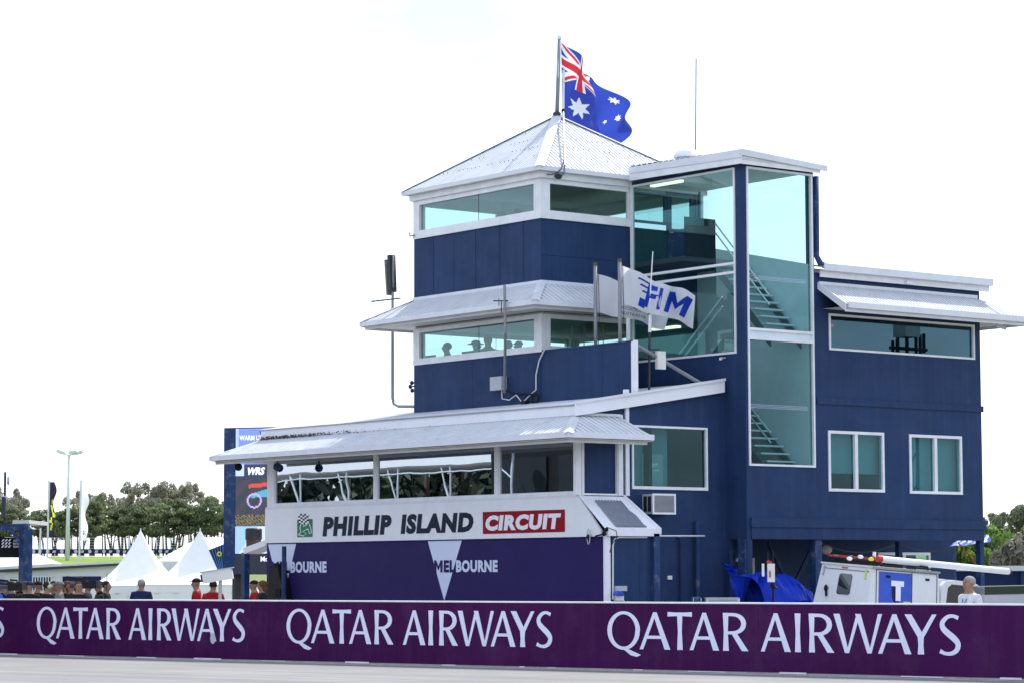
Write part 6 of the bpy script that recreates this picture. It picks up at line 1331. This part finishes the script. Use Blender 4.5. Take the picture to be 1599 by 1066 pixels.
def scr(u, v):
    """broadcast picture laid out in screen units (x 0-63 across, y 0-225 down)"""
    x, y = u*63, (1-v)*225
    if y > 193: return (.010, .012, .022)
    if y < 56: return (.13, .18, .58) if x > 2 else (.30, .36, .70)
    if x < 6 and y < 74: return (.34, .42, .76)
    if y < 80-.12*x and y > 57-.1*x: return (.022, .028, .05) if x < 50 else (.40, .45, .72)
    dg = 52-(y-78)*.42                               # diagonal edge of the bike fairing
    if y < 134 and x < dg:
        for wx, wy in ((14, 112), (34, 106)):
            r = math.hypot(x-wx, (y-wy)*.47)
            if 4.2 < r < 5.6: return (.34, .26, .52)
        if abs(y-100+.35*(x-24)) < 6-.22*abs(x-24) and 12 < x < 38: return (.06, .25, .36)
        if abs(y-87+.18*(x-24)) < 3 and 10 < x < 40: return (.42, .05, .035)
        return (.03+.012*math.sin(x*.5+y*.2), .032, .042)
    if y < 152 and x < dg+4: return (.17, .14, .06) if (math.sin(x*2.1+y*.4)*math.sin(y*1.6-x*.3)) > .1 else (.022, .022, .026)
    if 150 < y and x < 26-(y-150)*.05: return (.40, .46, .74) if x+y*.35 > 70 else (.22, .36, .66)
    ar = math.hypot(x-14, (y-196)*.55)
    if y > 128 and 24 < ar < 31: return (.36, .33, .46) if ar > 26 else (.20, .18, .26)
    if 104 < y < 150 and x < 46+(150-y)*.1: return (.16, .15, .045) if math.sin(x*.9+y*.7) > -.3 else (.24, .20, .09)
    if y < 104: return (.42, .46, .72) if x < 52 else (.06, .22, .42)
    if y < 142 and x > 44: return (.05, .26, .50)
    return (.035, .032, .045)
ue = 3.2
pic = printed(sc_, lambda u, v: sp3(uf+u*ue, zbm+.02+(zt_-zbm-.06)*v)-FWD*.02, 90, 150, scr, 'picture', 'screen_print', False)
def scr_text(s_, px0, px1, y0, y1, m, shear=0., bold=.02):
    Pn = sp3(1, 1)-FWD*.03; n_ = (sp3(1, 0)-sp3(0, 0)).cross(UP)
    def hit(px, py): d = Vector(ray(px, py)); c = Vector(CAM); return c+d*((Pn-c).dot(n_)/d.dot(n_))
    mb = MB(); letter(mb, s_, [hit(px0, y1), hit(px1, y1-.5), hit(px1, y0-.5), hit(px0, y0)], bold=bold, shear=shear); mb.build('lettering', m, sc_, recalc=False)
emit('screen_white', (.8, .8, .88), .5)
scr_text('WARM UP LAP', 374, 424, 679, 687, 'screen_white'); scr_text('WRS', 387, 414, 729, 741, 'screen_white', .3, .05); scr_text('Moto', 407, 428, 868, 876, 'screen_white')
MB().prism([sp3(uf+3.2, zbm), sp3(uf+3.25, zbm), sp3(uf+3.25, zt_), sp3(uf+3.2, zt_)], -FWD*.03).build('screen_edge', 'navy_dark', sc_)

# ---- right background: low navy building, trailer
lb_ = thing('low_annex', 'low navy annex with white roof edge and lamp beyond the ute', 'building', atd(1560, 78, 0))
a, b = atd(1470, 76), atd(1680, 76); zt2 = zat(893, 76)
MB().obox(a, b-a, FWD*5, UP*zt2).build('wall', 'navy_wall', lb_); MB().obox(Vector((a.x, a.y, zt2))-FWD*.2-RIGHT*.1, b-a, FWD*5.4, UP*.14).build('roof', 'white_trim', lb_)
c = atd(1593, 75.9); MB().obox(c, RIGHT*.18, -FWD*.08, UP*zt2).build('downpipe', 'navy_steel', lb_); c = P3(1540, 925, 75.8); MB().ball(c, .08, 8).bar(c, c-FWD*.15, .1, .07).build('wall_lamp', 'black_plastic', lb_)
c = P3(1519, 912, 75.85); MB().bar(c-UP*.07, c+UP*.07, .13, .02, up=FWD).build('notice', 'box_white', lb_)
tr_ = thing('flat_trailer', 'dark green lidded trailer parked beyond the man in white', 'trailer', atd(1550, 54, 0))
a, b = atd(1537, 54.5), atd(1700, 52); z1 = zat(917, 54)
MB().add([a+UP*.5, b+UP*.5, b+UP*.5+FWD*1.8, a+UP*.5+FWD*1.8]+[Vector((v.x, v.y, z1)) for v in (a, b, b+FWD*1.8, a+FWD*1.8)], [(0, 3, 2, 1), (4, 5, 6, 7), (0, 1, 5, 4), (1, 2, 6, 5), (2, 3, 7, 6), (3, 0, 4, 7)]).build('body', 'grey_box', tr_)
MB().prism([Vector((a.x, a.y, z1-.16))-FWD*.02, Vector((b.x, b.y, z1-.10))-FWD*.02, Vector((b.x, b.y, z1+.05))-FWD*.02, Vector((a.x, a.y, z1))-FWD*.02], FWD*1.85).build('lid', 'leaf_dark', tr_)
for t in (.3, .4, .8):
    c = a.lerp(b, t)+FWD*.1; MB().tube([c+UP*.3-FWD*.1, c+UP*.3+FWD*.1], .3, 14).build('wheel', 'tyre', tr_)

# ================================================================== trees
def crown_mesh(name, blobs, nleaf, size, mat, seed, flat=1.):
    r = np.random.default_rng(seed); P = []; w = np.array([b[3]*b[4] for b in blobs]); w = w/w.sum()
    idx = r.choice(len(blobs), nleaf, p=w); bl = np.array(blobs)
    d = r.normal(size=(nleaf, 3)); d /= np.linalg.norm(d, axis=1)[:, None]; rad = r.uniform(.55, 1.04, nleaf)**.6
    c = bl[idx, :3]+d*rad[:, None]*bl[idx][:, [3, 3, 4]]
    n = d*.6+r.normal(size=(nleaf, 3))*.6; n[:, 2] += .35; n /= np.linalg.norm(n, axis=1)[:, None]
    a = np.cross(n, r.normal(size=(nleaf, 3))); a /= np.linalg.norm(a, axis=1)[:, None]; b = np.cross(n, a)
    s = size*r.uniform(.55, 1.35, nleaf)[:, None]; el = flat
    V_ = np.stack([c-a*s, c+b*s*.55*el, c+a*s, c-b*s*.55*el], 1).reshape(-1, 3).astype(np.float32)
    me = bpy.data.meshes.new(name); me.vertices.add(len(V_)); me.vertices.foreach_set('co', V_.ravel()); me.loops.add(nleaf*4); me.loops.foreach_set('vertex_index', np.arange(nleaf*4, dtype=np.int32))
    me.polygons.add(nleaf); me.polygons.foreach_set('loop_start', np.arange(0, nleaf*4, 4, dtype=np.int32)); me.polygons.foreach_set('loop_total', np.full(nleaf, 4, np.int32)); me.update(calc_edges=True); me.materials.append(MATS[mat]); return me
def tree_kind(kind, seed):
    r = random.Random(seed); mb = MB(); blobs = []
    if kind == 'cypress':      # layered, flat bottomed, several leaning stems; height 1
        stems = [(r.uniform(-.10, .10), r.uniform(-.1, .1), r.uniform(-.30, .30), r.uniform(-.2, .2)) for _ in range(4)]
        for x, y, dx, dy in stems:
            top = Vector((x+dx, y+dy, r.uniform(.70, .92))); pts = [Vector((x, y, -.02)), Vector((x, y, 0)).lerp(top, .35)+Vector((r.uniform(-.04, .04), 0, .02)), top]; mb.tube(pts, [.026, .018, .005], 6)
            for k in range(6):
                t = r.uniform(.42, .98); p = pts[1].lerp(top, (t-.35)/.65); rr = .30*(1.15-t); e = p+Vector((r.uniform(-1, 1)*rr, r.uniform(-1, 1)*rr, r.uniform(.0, .06))); mb.tube([p-Vector((0, 0, .05)), e], [.009, .003], 5)
                for q_ in range(2): blobs.append((e.x+r.uniform(-.05, .05), e.y+r.uniform(-.05, .05), e.z+r.uniform(-.01, .03), r.uniform(.07, .14), r.uniform(.022, .045)))
            blobs.append((*top, r.uniform(.08, .12), .06))
        for k in range(9): blobs.append((r.uniform(-.30, .30), r.uniform(-.3, .3), r.uniform(.40, .75), r.uniform(.07, .13), r.uniform(.025, .05)))
        return mb, blobs
    if kind == 'gum':
        base = [(0, 0)]; top0 = Vector((r.uniform(-.05, .05), 0, .55)); mb.tube([(0, 0, -.02), (.02, 0, .3), top0], [.022, .016, .010], 6)
        for k in range(9):
            e = top0+Vector((r.uniform(-.38, .38), r.uniform(-.3, .3), r.uniform(.08, .42))); s_ = Vector((.02, 0, r.uniform(.3, .55))); mb.tube([s_, s_.lerp(e, .5)+Vector((0, 0, .05)), e], [.009, .006, .003], 5); blobs.append((*e, r.uniform(.08, .14), r.uniform(.05, .09)))
            blobs.append((e.x+r.uniform(-.1, .1), e.y, e.z+r.uniform(-.06, .08), r.uniform(.06, .1), .05))
        return mb, blobs
    if kind == 'bush':
        for k in range(6):
            e = Vector((r.uniform(-.45, .45), r.uniform(-.4, .4), r.uniform(.45, .8))); mb.tube([(e.x*.15, e.y*.15, -.03), (e.x*.5, e.y*.5, .3), e], [.03, .018, .006], 6)
        for k in range(40):
            a = r.uniform(0, 6.283); q_ = r.uniform(0, .5); blobs.append((q_*math.cos(a)*1.15, q_*math.sin(a), r.uniform(.12, .86)*(1-.5*q_*q_), r.uniform(.09, .17), r.uniform(.07, .12)))
        return mb, blobs
KIND = {}
def tree(kind, seed, mat, nleaf, size, loc, h, wid, label, rot, group, name='tree'):
    k = (kind, seed, mat)
    if k not in KIND:
        mb, bl = tree_kind(kind, seed); KIND[k] = (mb.mesh('trunk', 'bark', smooth=True), crown_mesh('crown', bl, nleaf, size, mat, seed))
    o_ = bpy.data.objects.new(name, None); COL.objects.link(o_); o_.location = loc; o_.scale = (h*wid, h*wid, h); o_.rotation_euler = (0, 0, rot); tag(o_, label, 'tree' if name != 'shrub' else 'shrub', group)
    for nm, me in zip(('trunk', 'crown'), KIND[k]):
        c = bpy.data.objects.new(nm, me); COL.objects.link(c); c.parent = o_
    return o_
rt = random.Random(11)
DT = 335
gl = 'dark layered cypress in the windbreak row behind the far fence'; gg = 'thin crowned pale gum tree rising behind the cypress windbreak'
for px, yt in ((-14, 796), (10, 786), (32, 803), (62, 789), (82, 797), (104, 785), (128, 792), (146, 772), (168, 788), (188, 781), (206, 794), (222, 776), (246, 789), (264, 777), (284, 790), (300, 783), (320, 796), (338, 775), (362, 784), (388, 780)):
    d_ = DT+rt.uniform(-8, 8); tree('cypress', rt.choice((1, 2, 3, 4)), 'leaf_cypress', 4600, .027, atd(px, d_, gz(d_)), zat(yt, d_)-gz(d_)+.4, rt.uniform(.70, .92), gl, rt.uniform(0, 6), 'cypress windbreak trees')
for px, yt in ((-5, 766), (10, 770), (28, 775), (120, 770), (140, 766), (160, 771), (190, 770), (212, 762), (232, 764), (255, 754), (272, 757), (298, 762), (310, 770), (238, 770)):
    d_ = DT+25+rt.uniform(-6, 6); tree('gum', rt.choice((5, 6, 7)), 'leaf_gum', 1900, .026, atd(px, d_, gz(d_)), zat(yt, d_)-gz(d_)+.2, rt.uniform(.5, .75), gg, rt.uniform(0, 6), 'gum trees behind the windbreak')
for px in range(420, 1480, 46):     # the windbreak goes on behind the building
    d_ = DT+rt.uniform(-8, 8); tree('cypress', rt.choice((1, 2, 3, 4)), 'leaf_cypress', 4600, .027, atd(px, d_, gz(d_)), zat(rt.uniform(775, 795), d_)-gz(d_)+.4, rt.uniform(.70, .92), gl, rt.uniform(0, 6), 'cypress windbreak trees')
for px, d_, yt, m, sd, lb, wd in ((1530, 112, 812, 'leaf_bright', 21, 'bright green rounded shrub beside the building end post', .75), (1568, 108, 814, 'leaf_bright', 22, 'broad bright green shrub behind the white annex roof', .8), (1502, 104, 830, 'leaf_bright', 23, 'green shrub seen under the building end', .7), (1590, 98, 826, 'leaf_grey', 24, 'grey brown bush in front of the green shrubs', .62), (1612, 110, 808, 'leaf_bright', 22, 'green shrub at the end of the shrub row', .8), (1550, 104, 838, 'leaf_dark', 25, 'dark low shrub between the green and grey bushes', .6), (1480, 118, 838, 'leaf_dark', 25, 'dark shrub behind the undercroft posts', .8)):
    tree('bush', sd, m, 5200, .042, atd(px, d_, gz(d_)), zat(yt, d_)-gz(d_), wd, lb, sd*.7, 'coastal shrubs beyond the annex', 'shrub')
for px, d_, yt, sd in ((1598, 205, 784, 31), (1560, 215, 797, 32), (1630, 200, 780, 31)):
    tree('bush', sd, 'leaf_far', 4200, .045, atd(px, d_, gz(d_)), zat(yt, d_)-gz(d_), .62, 'tall pale round topped tree on the rise behind the shrubs' if px == 1598 else ('lower pale tree left of the round topped tree on the rise' if px == 1560 else 'pale tree on the rise at the end of the row'), sd, 'pale trees on the rise')

# ================================================================== across the track: what the windows mirror
mv = thing('grandstand_marquee', 'white hospitality marquee with braced posts across the track', 'marquee', (-22, 26, 0))
x0 = -20.; y0_, y1_ = 23., 46.
MB().prism([(x0, y0_, 6.0), (x0-4, y0_, 7.0), (x0-9, y0_, 6.0), (x0-9, y0_, 5.9), (x0, y0_, 5.62)], (0, y1_-y0_, 0)).build('roof', 'tent_white', mv)
MB().box(x0-9, x0, y0_, y1_, 2.9, 3.1).build('deck', 'concrete', mv)
for k in range(8):
    y = y0_+.2+k*(y1_-y0_-.4)/7
    MB().tube([(x0-.1, y, 0), (x0-.1, y, 5.95)], .04, 8).build('post', 'pole_light', mv)
    MB().tube([(x0-.1, y, 4.2), (x0-.1, y+.7, 5.65)], .035, 6).build('brace', 'pole_light', mv)
MB().box(x0-.14, x0-.06, y0_, y1_, 5.36, 5.40).build('rail', 'pole_light', mv)
tc_ = tree('bush', 25, 'leaf_dark', 5200, .042, (-36, 24, 0), 11, .8, 'dark tree behind the hospitality marquee across the track', 0, 'trees across the track')
for x, y, h in ((-37, 30, 11), (-34, 36, 11), (-38, 42, 11.5), (-35, 48, 11), (-37, 54, 11), (-33, 60, 11), (-36, 66, 11)): tree('bush', 25, 'leaf_dark', 5200, .042, (x, y, 0), h, .75, 'dark tree behind the hospitality marquee across the track', x, 'trees across the track')
gs = thing('pit_building', 'dark low stand building across the track beside the marquee', 'building', (-24, 13, 0))
MB().box(-30, -18.5, 4, 22, 0, 7.2).build('wall', 'black_plastic', gs)
for k in range(5): MB().box(-18.49, -18.42, 6.5+k*3.1, 8.9+k*3.1, 4.3, 5.6).build('window', 'interior_dark', gs)
MB().box(-31, -17.5, 3.5, 22.5, 7.2, 7.4).build('roof', 'white_roof', gs)
lpp = thing('lamp_post', 'white lamp post before the dark stand across the track', 'lamp post', (-17.6, 19.6, 0)); MB().tube([(-17.6, 19.6, 0), (-17.6, 19.6, 5.75)], .05, 8).build('post', 'pole_light', lpp); MB().ball((-17.6, 19.6, 5.78), (.35, .35, .07), 12).build('lamp', 'pole_light', lpp)
MB().tube([(-17.6, 19.6, 4.9), (-17.6, 20.2, 5.2), (-17.6, 20.5, 5.8)], .03, 6).build('bracket', 'pole_light', lpp)
_p = onY(1418, 530, YS); _d = Vector(ray(1418, 530)); _d.y = -_d.y; _d /= math.hypot(_d.x, _d.y); _q = _p+_d*60; qx, qy = _q.x, _q.y
ml = thing('camera_mast', 'lattice mast with antenna boxes across the apron', 'mast', (qx, qy, 0)); zq = _q.z
for dx, dy in ((-.3, -.3), (.3, -.3), (.3, .3), (-.3, .3)): MB().tube([(qx+dx, qy+dy, 0), (qx+dx, qy+dy, zq+.1)], .08, 6).build('leg', 'dark_grey', ml)
for k in range(8): MB().tube([(qx-.3, qy-.3, k*1.5), (qx+.3, qy+.3, k*1.5+1.4)], .05, 5).build('brace', 'dark_grey', ml)
MB().box(qx-.5, qx+.5, qy-.4, qy+.4, zq+.1, zq+.9).build('equipment_box', 'grey_box', ml)
for dx in (-.95, -.65, .9, 1.15): MB().tube([(qx+dx, qy, zq-.8+dx*.2), (qx+dx, qy, zq+.1+dx*.2)], .08, 8).build('antenna', 'dark_grey', ml)
MB().box(qx-1.1, qx+1.3, qy-.1, qy+.1, zq-.5, zq-.35).build('cross_arm', 'dark_grey', ml)
